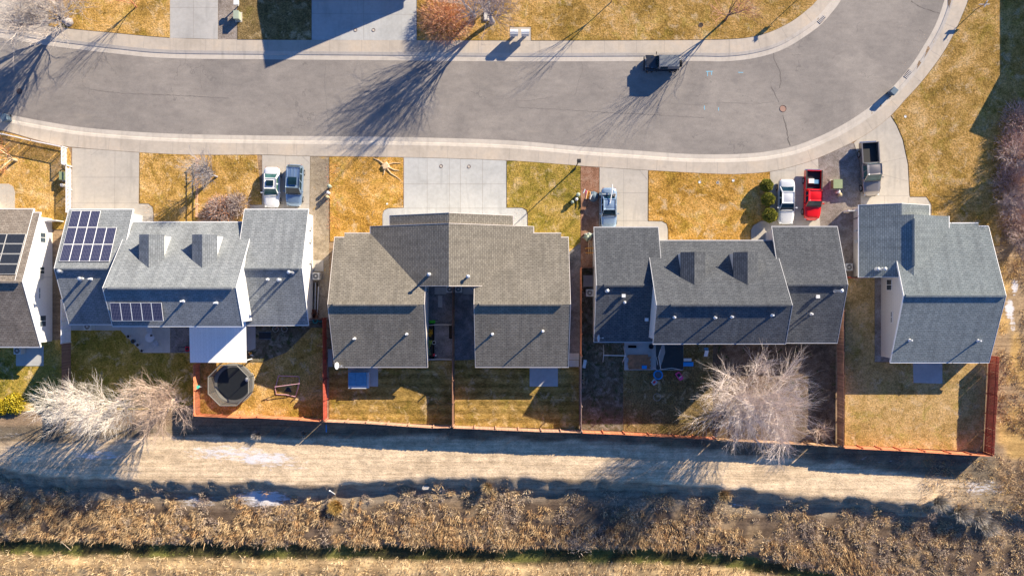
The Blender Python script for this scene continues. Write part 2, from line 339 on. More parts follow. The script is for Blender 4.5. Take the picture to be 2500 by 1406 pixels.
DIT = [(-200,1312),(0,1316),(150,1320),(330,1325),(640,1330),(895,1330),(1260,1341),(1515,1340),(1652,1341),(1790,1352),(1880,1368),(2000,1395),(2100,1418),(2300,1470),(2700,1560)]
rng = np.random.RandomState(3)
def vnoise(x, y, s, seed):
    r = np.random.RandomState(seed).rand(256, 256); x = x*s+1000; y = y*s+1000
    xi = np.floor(x).astype(int); yi = np.floor(y).astype(int); fx = x-xi; fy = y-yi; fx = fx*fx*(3-2*fx); fy = fy*fy*(3-2*fy)
    g = lambda a, b: r[a % 256, b % 256]
    return (g(xi,yi)*(1-fx)+g(xi+1,yi)*fx)*(1-fy)+(g(xi,yi+1)*(1-fx)+g(xi+1,yi+1)*fx)*fy
def sm(a, b, x): t = np.clip((x-a)/(b-a), 0, 1); return t*t*(3-2*t)
def lin(a, b, x): return np.clip((x-a)/(b-a), 0, 1)
def hfun(X, Y):
    px = X*K+1250; py = 703-Y*K
    e = (py-703)/703.0
    z = np.full_like(X, -.03)
    # a first guess of the depth shifts the pixel rows of the low ground
    zz = -1.4*lin(0, 30, py-yat(TRL, px)); pe = 703+(py-703)*H/(H-zz); pxe = 1250+(px-1250)*H/(H-zz)
    s = pe-yat(TRL, pxe); wob = (vnoise(X, Y, 1.1, 5)-.5)*26+(vnoise(X, Y, .22, 6)-.5)*34
    z = np.where(s > -30, -.03-1.35*lin(0, 27, s+wob*.5), z)
    z = z+np.where(s > 25, (vnoise(X, Y, .45, 8)-.5)*.12*lin(25, 60, s), 0)+np.where(s > -100, (vnoise(X, Y, 1.6, 9)-.5)*.02, 0)
    d = pe-yat(DIT, pxe)+(vnoise(X, Y, .8, 11)-.5)*8
    z = z-.75*lin(-9, 3, d)+.6*lin(38, 62, d)
    inr = (py > yat([p for p in UP if p[0] < 2040], px)-14) & (py < yat([p for p in LO if p[0] < 2290], px)+14) & (px < 2290)
    inr |= (py < 90) & (px > 2010) & (px < 2315)
    z = np.where(inr, -.3, z)
    # worn bank right of the last fence
    return z, s, d
def build_ground():
    xs = np.unique(np.concatenate([np.linspace(-260,-66,14), np.arange(-66,66.1,.33), np.linspace(66,260,14)]))
    ys = np.unique(np.concatenate([np.linspace(-260,-40,16), np.arange(-40,-15,.3), np.arange(-15,42,.8), np.linspace(42,260,14)]))
    X, Y = np.meshgrid(xs, ys); z, s, d = hfun(X, Y)
    z = np.where(np.abs(X) > 70, np.minimum(z, -.03), z)
    n = len(xs); m = len(ys); V = np.stack([X, Y, z], -1).reshape(-1, 3)
    idx = np.arange(n*m).reshape(m, n); F = np.stack([idx[:-1,:-1], idx[:-1,1:], idx[1:,1:], idx[1:,:-1]], -1).reshape(-1, 4)
    me = bpy.data.meshes.new('ground'); me.vertices.add(len(V)); me.vertices.foreach_set('co', V.ravel())
    me.loops.add(F.size); me.loops.foreach_set('vertex_index', F.ravel()); me.polygons.add(len(F)); me.polygons.foreach_set('loop_start', np.arange(0, F.size, 4)); me.polygons.foreach_set('loop_total', np.full(len(F), 4))
    me.update(); me.validate()
    px = X*K+1250; py = 703-Y*K
    def C(c): return np.array(c)[None, None, :]
    soil = C((.3,.215,.14))*np.ones(X.shape+(1,)); nz = vnoise(X, Y, .5, 21)[..., None]; n2 = vnoise(X, Y, 1.7, 22)[..., None]
    col = soil*(.75+.5*nz)
    def mix(col, mask, c): k = mask[..., None]; return col*(1-k)+C(c)*(.8+.4*n2)*k
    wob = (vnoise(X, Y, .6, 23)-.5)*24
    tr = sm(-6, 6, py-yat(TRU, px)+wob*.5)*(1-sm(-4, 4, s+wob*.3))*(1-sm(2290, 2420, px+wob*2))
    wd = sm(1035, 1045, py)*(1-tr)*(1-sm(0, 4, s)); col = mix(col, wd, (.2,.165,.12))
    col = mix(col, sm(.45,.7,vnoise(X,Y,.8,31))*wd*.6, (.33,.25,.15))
    col = mix(col, tr, (.69,.54,.365))
    ban = sm(0, 6, s)*(1-sm(45, 70, s+wob)); col = mix(col, ban, (.3,.245,.18))
    br = sm(40, 70, s+wob)*(1-sm(-14, -2, d)); col = mix(col, br, (.13,.095,.07)); col = mix(col, br*sm(.5,.8,vnoise(X,Y,.7,33)), (.26,.19,.12))
    gr = sm(0, 8, d)*(1-sm(36, 48, d)); col = mix(col, gr, (.09,.08,.035)); col = mix(col, gr*sm(.5,.75,vnoise(X,Y,.4,34)), (.17,.17,.05))
    tn = sm(34, 50, d); col = mix(col, tn, (.3,.22,.13)); col = mix(col, tn*sm(.4,.7,vnoise(X,Y,.6,38)), (.5,.38,.22))
    rt = sm(2425, 2445, px)*(1-sm(1200, 1260, py))*sm(380, 470, py); col = mix(col, rt, (.36,.26,.16)); col = mix(col, rt*sm(.5,.7,vnoise(X,Y,.5,36)), (.5,.33,.13))
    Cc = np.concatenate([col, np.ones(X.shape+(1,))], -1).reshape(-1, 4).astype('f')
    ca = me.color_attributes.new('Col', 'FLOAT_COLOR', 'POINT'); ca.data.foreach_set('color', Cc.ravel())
    def blob(cx, cy, rx, ry): return np.clip(1-((px-cx)/rx)**2-((py-cy)/ry)**2, 0, 1)
    fr = .52*blob(560,1105,190,34)+.44*blob(690,1132,130,30)+.5*blob(235,1110,120,28)+.66*blob(635,1224,110,34)+.5*blob(470,1232,90,26)+.32*blob(2150,1120,160,30)+.5*blob(2400,1190,90,34)+.35*blob(20,1060,60,30)+.65*(blob(2478,700,14,28)+blob(2465,755,18,34)+blob(2474,795,16,14))*1.2+.4*blob(1810,1240,60,14)+.42*blob(2480,60,60,110)+.3*blob(2200,1240,120,18)
    fa = me.attributes.new('Frost', 'FLOAT', 'POINT'); fa.data.foreach_set('value', fr.ravel().astype('f'))
    me.polygons.foreach_set('use_smooth', [True]*len(me.polygons)); me.materials.append(MT['ground_soil'])
    ob = bpy.data.objects.new('ground', me); COL.objects.link(ob); struct(ob)
build_ground()
def gz(x, y):
    z, s, d = hfun(np.array([x], float), np.array([y], float)); return float(z[0])
def gpoly(name, pts, m, z=0.0, depth=.14, raw=False):
    mb = MB(); mb.prism([G(*p)[:2] for p in pts], z-depth, z); return struct(mb.build(name, m))
# road
rp = [G(*p)[:2] for p in UP] + [G(*p)[:2] for p in LO][::-1]
mb = MB(); mb.prism(rp, -.4, -.12); road = struct(mb.build('road', 'asphalt'))
def strip(name, e0, sgn, m):
    a = [G(*p) for p in offset(e0, -3*sgn)]; b = [G(*p) for p in offset(e0, 8.5*sgn)]; b2 = [G(*p) for p in offset(e0, 9.6*sgn)]; c = [G(*p) for p in offset(e0, 17*sgn)]; c2 = [G(*p) for p in offset(e0, 20*sgn)]
    mb = MB(); n = len(a); v = []
    for z, q in ((-.112, a), (-.105, b), (-.06, b2), (.004, c), (-.1, c2)): v += [(x, y, z) for (x, y, _) in q]
    f = []
    for k in range(4):
        for i in range(n-1):
            q = (k*n+i, k*n+i+1, (k+1)*n+i+1, (k+1)*n+i); f.append(q if sgn < 0 else q[::-1])
    mb.add(v, f); return struct(mb.build(name, m))
strip('kerb', UP, 1, 'kerb'); strip('kerb', LO, -1, 'kerb')
pu = offset(UP, 16.5); pl = offset(LO, -16.5)
mb = MB(); mb.prism([G(*p)[:2] for p in pu]+[G(*p)[:2] for p in UPO][::-1], -.14, 0); pvu = struct(mb.build('pavement', 'pavement'))
mb = MB(); mb.prism([G(*p)[:2] for p in pl]+[G(*p)[:2] for p in LOO][::-1], -.14, 0); pvl = struct(mb.build('pavement', 'pavement'))
def line(mb, a, b, w=.02, z=.004):
    (x0,y0,_), (x1,y1,_) = G(*a), G(*b); L = math.hypot(x1-x0,y1-y0); nx, ny = -(y1-y0)/L*w/2, (x1-x0)/L*w/2
    mb.add([(x0+nx,y0+ny,z),(x0-nx,y0-ny,z),(x1-nx,y1-ny,z),(x1+nx,y1+ny,z)], [(0,1,2,3)])
def walkjoints(parent, inner, outer, step):
    mb = MB(); acc = 0
    for i in range(1, len(inner)-1):
        acc += math.dist(inner[i], inner[i-1])
        if acc >= step:
            acc = 0; p = inner[i]; a = inner[i-1]; b = inner[i+1]; dx, dy = b[0]-a[0], b[1]-a[1]; L = math.hypot(dx,dy); nx, ny = dy/L, -dx/L
            q = min(outer, key=lambda o: abs((o[0]-p[0])*(dx/L)+(o[1]-p[1])*(dy/L))+.05*math.dist(o,p)); t = math.dist(p, q); sg = 1 if (q[0]-p[0])*nx+(q[1]-p[1])*ny > 0 else -1
            line(mb, p, (p[0]+nx*sg*t, p[1]+ny*sg*t), .025, .0035)
    mb.build('joint', 'joint', parent)
walkjoints(pvu, pu, UPO, 68); walkjoints(pvl, pl, LOO, 68)
# lawns, drives and beds: (name, material, polygon)
top = lambda a, b: [p for p in UPO if a < p[0] < b]
bot = lambda a, b: [p for p in LOO if a < p[0] < b]
def clip(poly, dy): return [(p[0], p[1]+dy) for p in poly]
gpoly('driveway', [(-160,-200),(118,-200),(118,64)]+clip(top(-150,118),-.6)[::-1]+[(-160,18)], 'drive_warm', -.004)
gpoly('lawn', [(119,-200),(414,-200),(414,93)]+clip(top(119,414),-.6)[::-1]+[(119,64)], 'lawn_gold', .03)
d1 = gpoly('driveway', [(415,-200),(532,-200),(532,96),(415,93)], 'drive_grey', -.004)
gpoly('gravel_bed', [(533,-200),(579,-200),(579,97),(533,96)], 'gravel_grey', -.01)
gpoly('lawn', [(580,-200),(760,-200),(760,98),(580,97)], 'lawn_dull', .03)
d2 = gpoly('driveway', [(761,-200),(1017,-200),(1017,99),(761,98.2)], 'drive_cool', -.004)
gpoly('lawn', [(1018,-200),(2016,-200),(2016,-90)]+clip(top(1296,2014),-.6)[::-1]+[(1297,99.5),(1297,66),(1244,66),(1244,99),(1018,98.8)], 'lawn_gold', .03)
gpoly('pavement', [(1245,67),(1296,67),(1296,99.6),(1245,99.4)], 'pavement', -.006)
gpoly('lawn', [(2377,-200),(2620,-200),(2620,395),(2560,470),(2445,560),(2440,600),(2300,600),(2300,560),(2274,560),(2274,500),(2262,480),(2222,480),(2218,400),(2205,340),(2190,305),(2176,284)]+clip(bot(2180,2371),1.2), 'lawn_gold', .03)
gpoly('lawn', [(-160,300)]+clip(bot(-150,168),3)+[(172,374),(172,560),(140,560),(-160,560)], 'lawn_gold', .03)
gpoly('path', [(-60,449),(22,449),(33,456),(37,470),(37,512),(-60,512)], 'drive_warm', .04)
d3 = gpoly('driveway', [(176,361),(340,373),(338,498),(362,498),(372,507),(374,520),(374,560),(176,560)], 'drive_warm', -.004)
gpoly('lawn', [(341,373)]+clip(bot(345,640),.8)+[(639,500),(610,500),(610,560),(376,560),(376,520),(373,505),(363,497),(341,496)], 'lawn_gold', .03)
d4 = gpoly('driveway', [(640,379),(757,382),(755,520),(600,520),(600,513),(612,501),(640,500)], 'drive_warm', -.004)
gpoly('gravel_bed', [(758,382),(803,383.5),(803,780),(755,780),(756,520)], 'gravel_tan', -.008)
gpoly('lawn', [(804,384)]+clip(bot(810,984),.8)+[(984,386),(984,507),(946,508),(936,514),(933,524),(933,560),(905,585),(806,590)], 'lawn_amber', .03)
d5 = gpoly('driveway', [(986,385)]+clip(bot(990,1235),.8)+[(1236,393),(1236,508),(1274,508),(1284,514),(1287,524),(1287,560),(934,560),(934,524),(938,514),(948,509),(986,508)], 'drive_cool', -.004)
gpoly('lawn', [(1237.5,394)]+clip(bot(1240,1417),.8)+[(1417,405.5),(1417,590),(1385,620),(1290,600),(1289,524),(1286,512),(1276,507),(1237.5,507)], 'lawn_green', .03)
gpoly('bark_bed', [(1418,406),(1463,409),(1461,560),(1452,600),(1418,600)], 'bark', -.006)
gpoly('gravel_bed', [(1390,598),(1417.5,598),(1417.5,862),(1384,862)], 'gravel_dark', -.006)
gpoly('gravel_bed', [(1418,601),(1456,601),(1456,654),(1418,654)], 'bark', -.004)
d6 = gpoly('driveway', [(1464,409)]+clip(bot(1470,1581),.8)+[(1582,416.5),(1581,540),(1616,541),(1627,547),(1630,560),(1630,600),(1452,600),(1463,560)], 'drive_warm', -.004)
gpoly('lawn', [(1583.5,417)]+clip(bot(1585,1878),.8)+[(1879,419.5),(1879,538),(1858,538),(1838,550),(1832,562),(1832,600),(1632,600),(1632,560),(1628,546),(1616,539.5),(1583.5,539)], 'lawn_amber', .03)
d7 = gpoly('driveway', [(1880,420)]+clip(bot(1885,1996),.8)+[(1998,387),(2003,565),(2003,600),(1834,600),(1834,562),(1840,551),(1859,539.5),(1880.5,539.5)], 'drive_warm', -.004)
gpoly('gravel_bed', [(1999,387)]+clip(bot(2000,2080),.8)+[(2084,350),(2100,400),(2100,500),(2097,680),(2060,680),(2048,600),(2004,600)], 'gravel_grey', -.008)
d8 = gpoly('driveway', [(2085,349)]+clip(bot(2086,2174),.8)+[(2174,284),(2188,306),(2203,341),(2216,401),(2220,477),(2222,481.5),(2260,481.5),(2271,489),(2274,502),(2274,560),(2101,560),(2101,400)], 'drive_warm', -.004)
def joints(par, segs):
    mb = MB()
    for a, b in segs: line(mb, a, b, .03, .0005)
    mb.build('joint', 'joint', par)
joints(d1, [((415,19),(532,19)),((472,-60),(473,94))])
joints(d2, [((761,34),(1017,36)),((888,-60),(888,98)),((868,-60),(868,0))])
joints(d3, [((176,433),(339,433)),((281,369),(279,560)),((176,496),(338,496)),((222,380),(240,366))])
joints(d4, [((697,380),(695,520)),((640,439),(757,439)),((640,498),(755,498)),((738,382),(755,398))])
joints(d5, [((986,449.5),(1236,449.5)),((986,508.5),(1236,508.5)),((1043,386),(1043,560)),((1097,387),(1097,560)),((1124,388),(1124,560)),((1178,390),(1178,560))])
joints(d6, [((1523,412),(1522,600)),((1464,471),(1582,471)),((1464,539),(1582,539)),((1560,414),(1580,438))])
joints(d7, [((1942,405),(1941,600)),((1880,416),(1940,416)),((1880,478),(2001,478)),((1881,537),(2003,537)),((1980,393),(1998,410))])
joints(d8, [((2101,478),(2218,478)),((2160,478),(2160,560)),((2150,398),(2210,385)),((2150,425),(2215,442)),((2128,350),(2140,395)),((2218,482),(2218,560))])
# back yards
gpoly('lawn', [(-160,830),(150,830),(150,1000),(60,1004),(-160,990)], 'lawn_green', .02)
gpoly('lawn', [(173,780),(480,780),(480,930),(480,985),(420,1000),(173,1000)], 'lawn_green', .02)
gpoly('lawn', [(489,885),(640,885),(700,860),(760,800),(790,800),(790,1022),(489,1009)], 'lawn_gold', .02)
gpoly('yard_soil', [(600,780),(789,780),(789,799),(759,799),(699,859),(640,884),(600,884)], 'frosty_soil', .0)
gpoly('lawn', [(804,880),(1103,880),(1103,1038),(804,1023)], 'lawn_mown', .02)
gpoly('lawn', [(1110,880),(1413,863),(1413,1048),(1110,1038)], 'lawn_mown', .02)
gpoly('gravel_bed', [(1040,700),(1104,700),(1104,879),(1040,879)], 'gravel_dark', -.006)
gpoly('gravel_bed', [(1110,700),(1165,700),(1165,879),(1110,879)], 'gravel_dark', -.006)
gpoly('yard_soil', [(1421,655),(1521,655),(1521,1052),(1421,1048)], 'frosty_soil', .0)
gpoly('lawn', [(1522,830),(1740,830),(1740,1066),(1522,1053)], 'lawn_dull', .01)
gpoly('yard_soil', [(1741,830),(2040,830),(2040,1083),(1741,1066)], 'bare_soil', .0)
gpoly('lawn', [(2064,678),(2135,678),(2135,884),(2410,884),(2400,1102),(2062,1086)], 'lawn_tan', .03)
gpoly('gravel_bed', [(2136,678),(2160,678),(2160,872),(2200,872),(2200,883),(2136,883)], 'gravel_grey', -.004)
# patio slabs
def slab(pts, m='drive_cool', h=.06): return gpoly('patio', pts, m, h, .2)
slab([(40,845),(107,845),(107,893),(40,893)])
slab([(172,790),(295,790),(295,806),(172,806)], 'drive_cool')
slab([(295.5,790),(416,790),(416,861),(349,861),(296,808)], 'drive_cool', .058)
gpoly('gravel_bed', [(416.5,790),(468,790),(468,861),(416.5,861)], 'gravel_dark', .03)
slab([(600,785),(624,785),(624,850),(612,856),(600,856)])
slab([(850,890),(923,890),(923,943),(850,943)])
slab([(1293,890),(1362,890),(1362,943),(1293,943)])
slab([(1524,830),(1668,830),(1668,903),(1524,903)])
slab([(2228,878),(2300,878),(2300,936),(2230,934)])
slab([(801,852),(812,852),(812,895),(801,895)], 'drive_grey'); slab([(1388,862),(1414,862),(1414,878),(1388,878)], 'drive_grey'); slab([(1389,879),(1413,879),(1413,895),(1389,895)], 'drive_cool')
slab([(1061,701),(1090,701),(1090,718),(1061,718)], 'drive_grey', .04); slab([(1130,701),(1156,701),(1156,718),(1130,718)], 'drive_grey', .04); slab([(1069,722),(1080,722),(1080,751),(1070,750)], 'drive_grey', .03)
slab([(1424,672),(1452,672),(1452,700),(1424,700)], 'drive_grey', .05)
slab([(762,635),(790,635),(790,662),(762,662)], 'drive_warm', .04)
# road details
def crackline(pts, w, m, zz=-.116):
    mb = MB(); q = []
    for i in range(len(pts)-1):
        a, b = pts[i], pts[i+1]; n = max(2, int(math.dist(a,b)/5))
        for j in range(n): t = j/n; q.append((a[0]+(b[0]-a[0])*t+random.uniform(-1.3,1.3), a[1]+(b[1]-a[1])*t+random.uniform(-1,1)))
    q.append(pts[-1])
    for a, b in zip(q, q[1:]): line(mb, a, b, w*random.uniform(.5,1.3), zz)
    mb.build('crack', m, road)
crackline([(1888,125),(1892,145),(1903,170),(1908,195),(1905,215)], .06, 'crack')
crackline([(1884,210),(1893,232),(1903,250)], .05, 'crack'); crackline([(1913,282),(1920,305),(1925,340),(1930,356)], .09, 'crack')
crackline([(2226,2),(2245,16),(2280,28),(2300,34)], .07, 'crack')
crackline([(794,150),(792,200),(796,250),(800,300),(806,332)], .04, 'crack_grey'); crackline([(1034,272),(1045,300),(1054,330)], .05, 'crack_grey')
crackline([(1260,245),(1290,246),(1330,240),(1350,235)], .045, 'crack_grey'); crackline([(1640,253),(1700,256),(1760,250),(1840,254),(1890,248)], .04, 'crack_grey')
crackline([(1421,150),(1422,175),(1412,200),(1406,232)], .045, 'crack_grey'); crackline([(215,218),(300,228),(420,232),(560,240)], .1, 'crack_grey')
crackline([(1260,262),(1380,268),(1500,276),(1600,280),(1720,288)], .07, 'crack_grey'); crackline([(489,146),(487,190),(492,220)], .04, 'crack_grey'); crackline([(541,150),(545,180),(543,210)], .04, 'crack_grey')
crackline([(1895,185),(1884,195),(1882,210),(1888,222),(1896,222),(1905,212)], .03, 'crack_grey')
plain('marking_blue', (.2,.5,.68), .8, var=.3, scale=20)
mb = MB()
for a, b in [((1724,174.5),(1741,174)),((1728,175),(1728,186)),((1738,175),(1738,183)),((1803,176.5),(1815,177)),((1755,262),(1755,270)),((1720,258),(1721,268))]: line(mb, a, b, .07, -.1155)
tag(mb.build('utility_marking', 'marking_blue'), kind='structure')
shingle('shingle_slate', (.23,.25,.265), (.3,.32,.335), (.135,.15,.165)); shingle('shingle_taupe', (.235,.21,.17), (.305,.275,.225), (.115,.103,.087))
shingle('shingle_charcoal', (.105,.113,.126), (.15,.16,.172), (.055,.06,.07), wear=.25); shingle('shingle_pewter', (.235,.27,.277), (.31,.345,.345), (.135,.158,.163), wear=.25)
shingle('shingle_brown', (.22,.185,.155), (.31,.27,.23), (.12,.1,.085), wear=.4)
boards('siding_white', (.8,.79,.77), (.62,.61,.6), .2, 'Y', .02, .6); boards('siding_cream', (.66,.62,.56), (.5,.47,.43), .2, 'Y', .03, .6); boards('siding_grey', (.6,.6,.6), (.45,.45,.45), .2, 'Y', .03, .6)
plain('trim_white', (.8,.8,.8), .5, var=.04); plain('trim_cream', (.66,.6,.56), .5, var=.04); plain('trim_grey', (.5,.5,.52), .5, var=.04); plain('galv', (.62,.64,.66), .4, .5, .5, .15)
plain('duct_white', (.75,.76,.78), .45, 0, .4, .12, 8); glass('pane', (.05,.07,.09)); plain('ac_body', (.62,.61,.58), .5, .2); plain('ac_dark', (.06,.06,.065), .6)
plain('ridge_cap', (.3,.3,.29), .9)
def cellmat():
    m, nt, bs = newmat('solar_cell'); v = coords(nt, 'uv'); sep = N(nt, 'ShaderNodeSeparateXYZ'); nt.links.new(v, sep.inputs[0])
    a = mth(nt, 'FRACT', mth(nt, 'MULTIPLY', sep.outputs['X'], 6)); b = mth(nt, 'FRACT', mth(nt, 'MULTIPLY', sep.outputs['Y'], 12))
    e = mth(nt, 'MAXIMUM', mth(nt, 'ABSOLUTE', mth(nt, 'SUBTRACT', a, .5)), mth(nt, 'ABSOLUTE', mth(nt, 'SUBTRACT', b, .5)))
    nt.links.new(mixc(nt, mth(nt, 'GREATER_THAN', e, .44), (.014,.018,.06), (.2,.2,.26)), bs.inputs['Base Color']); bs.inputs['Roughness'].default_value = .22
    m, nt, bs = newmat('solar_black'); f = noise(nt, coords(nt, 'obj'), 6, 5); nt.links.new(ramp(nt, f, [(.3, (.02,.023,.03)), (.75, (.035,.04,.05))]), bs.inputs['Base Color']); bs.inputs['Roughness'].default_value = .25
cellmat()
class House:
    def __init__(s, name, label, loc, roofm, wallm, trim='trim_white', cat='house', group=None):
        s.root = thing(name, label, cat, loc, group); s.b = []; s.roof = MB(); s.wall = MB(); s.fas = MB(); s.cap = MB(); s.rm = roofm; s.wm = wallm; s.tm = trim
    def P(s, ax, a, b, z): return (a, b, z) if ax == 'x' else (b, a, z)
    def block(s, ax, a0, a1, b0, br, b1, h0, hr, h1, cap=None, ins=.12, ein=.42, ends=(1,1), gut=(1,1), wall=True):
        """ridge runs along ax from a0 to a1; eaves at b0 and b1"""
        s.b.append((ax, a0, a1, b0, br, b1, h0, hr, h1)); P = s.P; t = .16
        v = [P(ax,a,b,z) for a in (a0,a1) for (b,z) in ((b0,h0),(br,hr),(b1,h1),(b1,h1-t),(br,hr-t),(b0,h0-t))]
        f = [(0,1,7,6),(1,2,8,7),(2,3,9,8),(3,4,10,9),(4,5,11,10),(5,0,6,11),(5,4,1,0),(4,3,2,1),(6,7,10,11),(7,8,9,10)]
        if ax == 'x': f = [q[::-1] for q in f]
        s.roof.add(v, f)
        for a, e in ((a0, ends[0]), (a1, ends[1])):
            if not e: continue
            o = -.028 if a == a0 else .028
            for (p, q, za, zb) in ((b0, br, h0, hr), (br, b1, hr, h1)):
                w_ = [P(ax, a+o*k, b, z+dz) for k in (-.6, 1) for (b, z, dz) in ((p,za,.015),(q,zb,.015),(q,zb,-.24),(p,za,-.24))]
                s.fas.add(w_, [(0,1,2,3),(7,6,5,4),(0,4,5,1),(1,5,6,2),(2,6,7,3),(3,7,4,0)])
        for b, h, sg, g in ((b0, h0, -1, gut[0]), (b1, h1, 1, gut[1])):
            if not g: continue
            w_ = [P(ax, a, b+sg*k, h+dz) for k in (0.003, .1) for (a, dz) in ((a0-.03,-.035),(a1+.03,-.035),(a1+.03,-.17),(a0-.03,-.17))]
            s.fas.add(w_, [(0,1,2,3),(7,6,5,4),(0,4,5,1),(1,5,6,2),(2,6,7,3),(3,7,4,0)])
        if wall:
            ins = ins if isinstance(ins, tuple) else (ins, ins); A0, A1 = a0+ins[0], a1-ins[1]; B0, B1 = b0+ein, b1-ein; s0 = (hr-h0)/(br-b0); s1 = (hr-h1)/(b1-br); u = .1
            v = [P(ax,a,b,z) for a in (A0,A1) for (b,z) in ((B0,-.1),(B0,h0+s0*ein-u),(br,hr-u),(B1,h1+s1*ein-u),(B1,-.1))]
            f = [(0,1,2,3,4),(9,8,7,6,5),(0,5,6,1),(1,6,7,2),(2,7,8,3),(3,8,9,4)]
            if ax == 'y': f = [q[::-1] for q in f]
            s.wall.add(v, f)
        if cap:
            c0, c1 = cap; w_ = [P(ax, a, br+k, hr+z) for a in (c0, c1) for (k, z) in ((-.16,-.02),(-.15,.09),(0,.15),(.15,.09),(.16,-.02))]
            s.cap.add(w_, [(0,1,2,3,4),(9,8,7,6,5),(0,5,6,1),(1,6,7,2),(2,7,8,3),(3,8,9,4)])
    def z(s, x, y):
        best = None
        for (ax,a0,a1,b0,br,b1,h0,hr,h1) in s.b:
            a, b = (x, y) if ax == 'x' else (y, x)
            if a0 <= a <= a1 and b0 <= b <= b1:
                q = h0+(hr-h0)*(b-b0)/(br-b0) if b < br else h1+(hr-h1)*(b1-b)/(b1-br)
                if best is None or q > best: best = q
        return best
    def on(s, px, py):
        z = 9.5
        while z > .5:
            x, y, _ = U(px, py, z); q = s.z(x, y)
            if q is not None and q >= z: return x, y, q
            z -= .02
        x, y, _ = U(px, py, 3); return x, y, 3
    def finish(s):
        s.roof.build('roof', s.rm, s.root); s.wall.build('wall', s.wm, s.root); s.fas.build('fascia', s.tm, s.root)
        if s.cap.v: s.cap.build('ridge_vent', s.rm, s.root)
    def vent(s, px, py, kind='pipe', h=None):
        x, y, z = s.on(px, py); m = MB()
        if kind == 'pipe':
            h = h or .55; m.lathe(x, y, [(.17,z-.1),(.17,z+.03),(.09,z+.12),(.075,z+h),(.09,z+h),(.09,z+h+.03),(.0,z+h+.03)], 8); m.build('vent_pipe', 'duct_white', s.root)
        elif kind == 'flue':
            h = h or .9; m.lathe(x, y, [(.2,z-.12),(.2,z+.02),(.12,z+.15),(.11,z+h),(.19,z+h),(.2,z+h+.08),(.17,z+h+.16),(.05,z+h+.22)], 10); m.build('flue', 'galv', s.root)
        else:
            m.cyl(x, y, z-.1, z+.22, .15, 8); m.obox(x+.03, y+.05, .38, .34, z+.16, z+.3); m.build('roof_vent', 'duct_white', s.root)
    def dormer(s, X, yf, yb, hw, hr, sl=.5, base=2.2):
        he = hr-sl*hw; d = MB(); t = .1
        v = [(X+k*hw*1.0, y, he if k else hr) for y in (yf, yb) for k in (-1,0,1)]; v += [(a,b,c-t) for (a,b,c) in v]
        d.add(v, [(0,1,4,3)[::-1],(1,2,5,4)[::-1],(6,7,10,9),(7,8,11,10),(0,1,7,6),(1,2,8,7),(3,9,10,4),(4,10,11,5),(0,6,9,3),(2,5,11,8)])
        r = d.build('dormer', s.rm, s.root)
        q = MB(); w = hw-.14; y0 = yf-.12
        v = [(X-w,y0,base),(X+w,y0,base),(X+w,y0,he+.02),(X,y0,hr-.08),(X-w,y0,he+.02)]; v += [(a,yb,c) for (a,b,c) in v]
        q.add(v, [(4,3,2,1,0),(5,6,7,8,9),(1,2,7,6),(0,5,9,4),(2,3,8,7),(3,4,9,8)]); q.build('wall', s.wm, r)
        e = MB(); e.box(X-.45, X+.45, y0+.002, y0+.03, he-.95, he-.1); e.build('window', 'pane', r)
    def gd(s, x0, x1, y, d=1, z1=2.1):      # garage door on a front wall
        m = MB(); m.box(x0, x1, min(y, y+.05*d), max(y, y+.05*d), .02, z1); g = m.build('garage_door', 'siding_white', s.root)
    def win(s, x0, x1, y, z0, z1, d=1, name='window'):
        m = MB(); m.box(x0-.06, x1+.06, min(y, y+.05*d), max(y, y+.05*d), z0-.06, z1+.06); f = m.build(name, 'trim_white', s.root)
        n = MB(); n.box(x0, x1, min(y+.052*d, y+.06*d), max(y+.052*d, y+.06*d), z0, z1); n.build('pane', 'pane', f)
    def xwin(s, X, pa, pb, d):              # window on a wall facing +-x, given by the photo pixels of its corners
        def hit(px, py):
            xg, yg, _ = G(px, py); t = X/xg; return yg*t, H*(1-t)
        y0, za = hit(*pa); y1, zb = hit(*pb); y0, y1 = sorted((y0, y1)); z0, z1 = sorted((za, zb)); m = MB()
        m.box(min(X, X+.04*d), max(X, X+.04*d), y0-.06, y1+.06, z0-.06, z1+.06); f = m.build('window', 'trim_white', s.root)
        for (u0, u1) in ((y0, (y0+y1)/2-.03), ((y0+y1)/2+.03, y1)):
            n = MB(); n.box(min(X+.042*d, X+.05*d), max(X+.042*d, X+.05*d), u0, u1, z0, z1); n.build('pane', 'pane', f)
    def panel(s, x0, x1, y0, y1, z0, z1, cell='solar_cell', land=False):
        m = MB(); t = .045
        v = [(x0,y0,z0),(x1,y0,z0),(x1,y1,z1),(x0,y1,z1)]; v = [(a,b,c-t) for a,b,c in v]+v
        m.add(v, [(3,2,1,0),(4,5,6,7),(0,1,5,4),(1,2,6,5),(2,3,7,6),(3,0,4,7)])
        fr = m.build('solar_panel', 'trim_white' if cell == 'solar_cell' else 'ac_body', s.root)
        i = .035; sl = (z1-z0)/(y1-y0); w = [(x0+i,y0+i,z0+sl*i+.004),(x1-i,y0+i,z0+sl*i+.004),(x1-i,y1-i,z1-sl*i+.004),(x0+i,y1-i,z1-sl*i+.004)]
        n = MB(); n.add(w, [(0,1,2,3)]); c = n.build('cells', cell, fr)
        for li, uv in zip(range(4), ((0,0),(1,0),(1,1),(0,1))): c.data.uv_layers[0].data[li].uv = uv
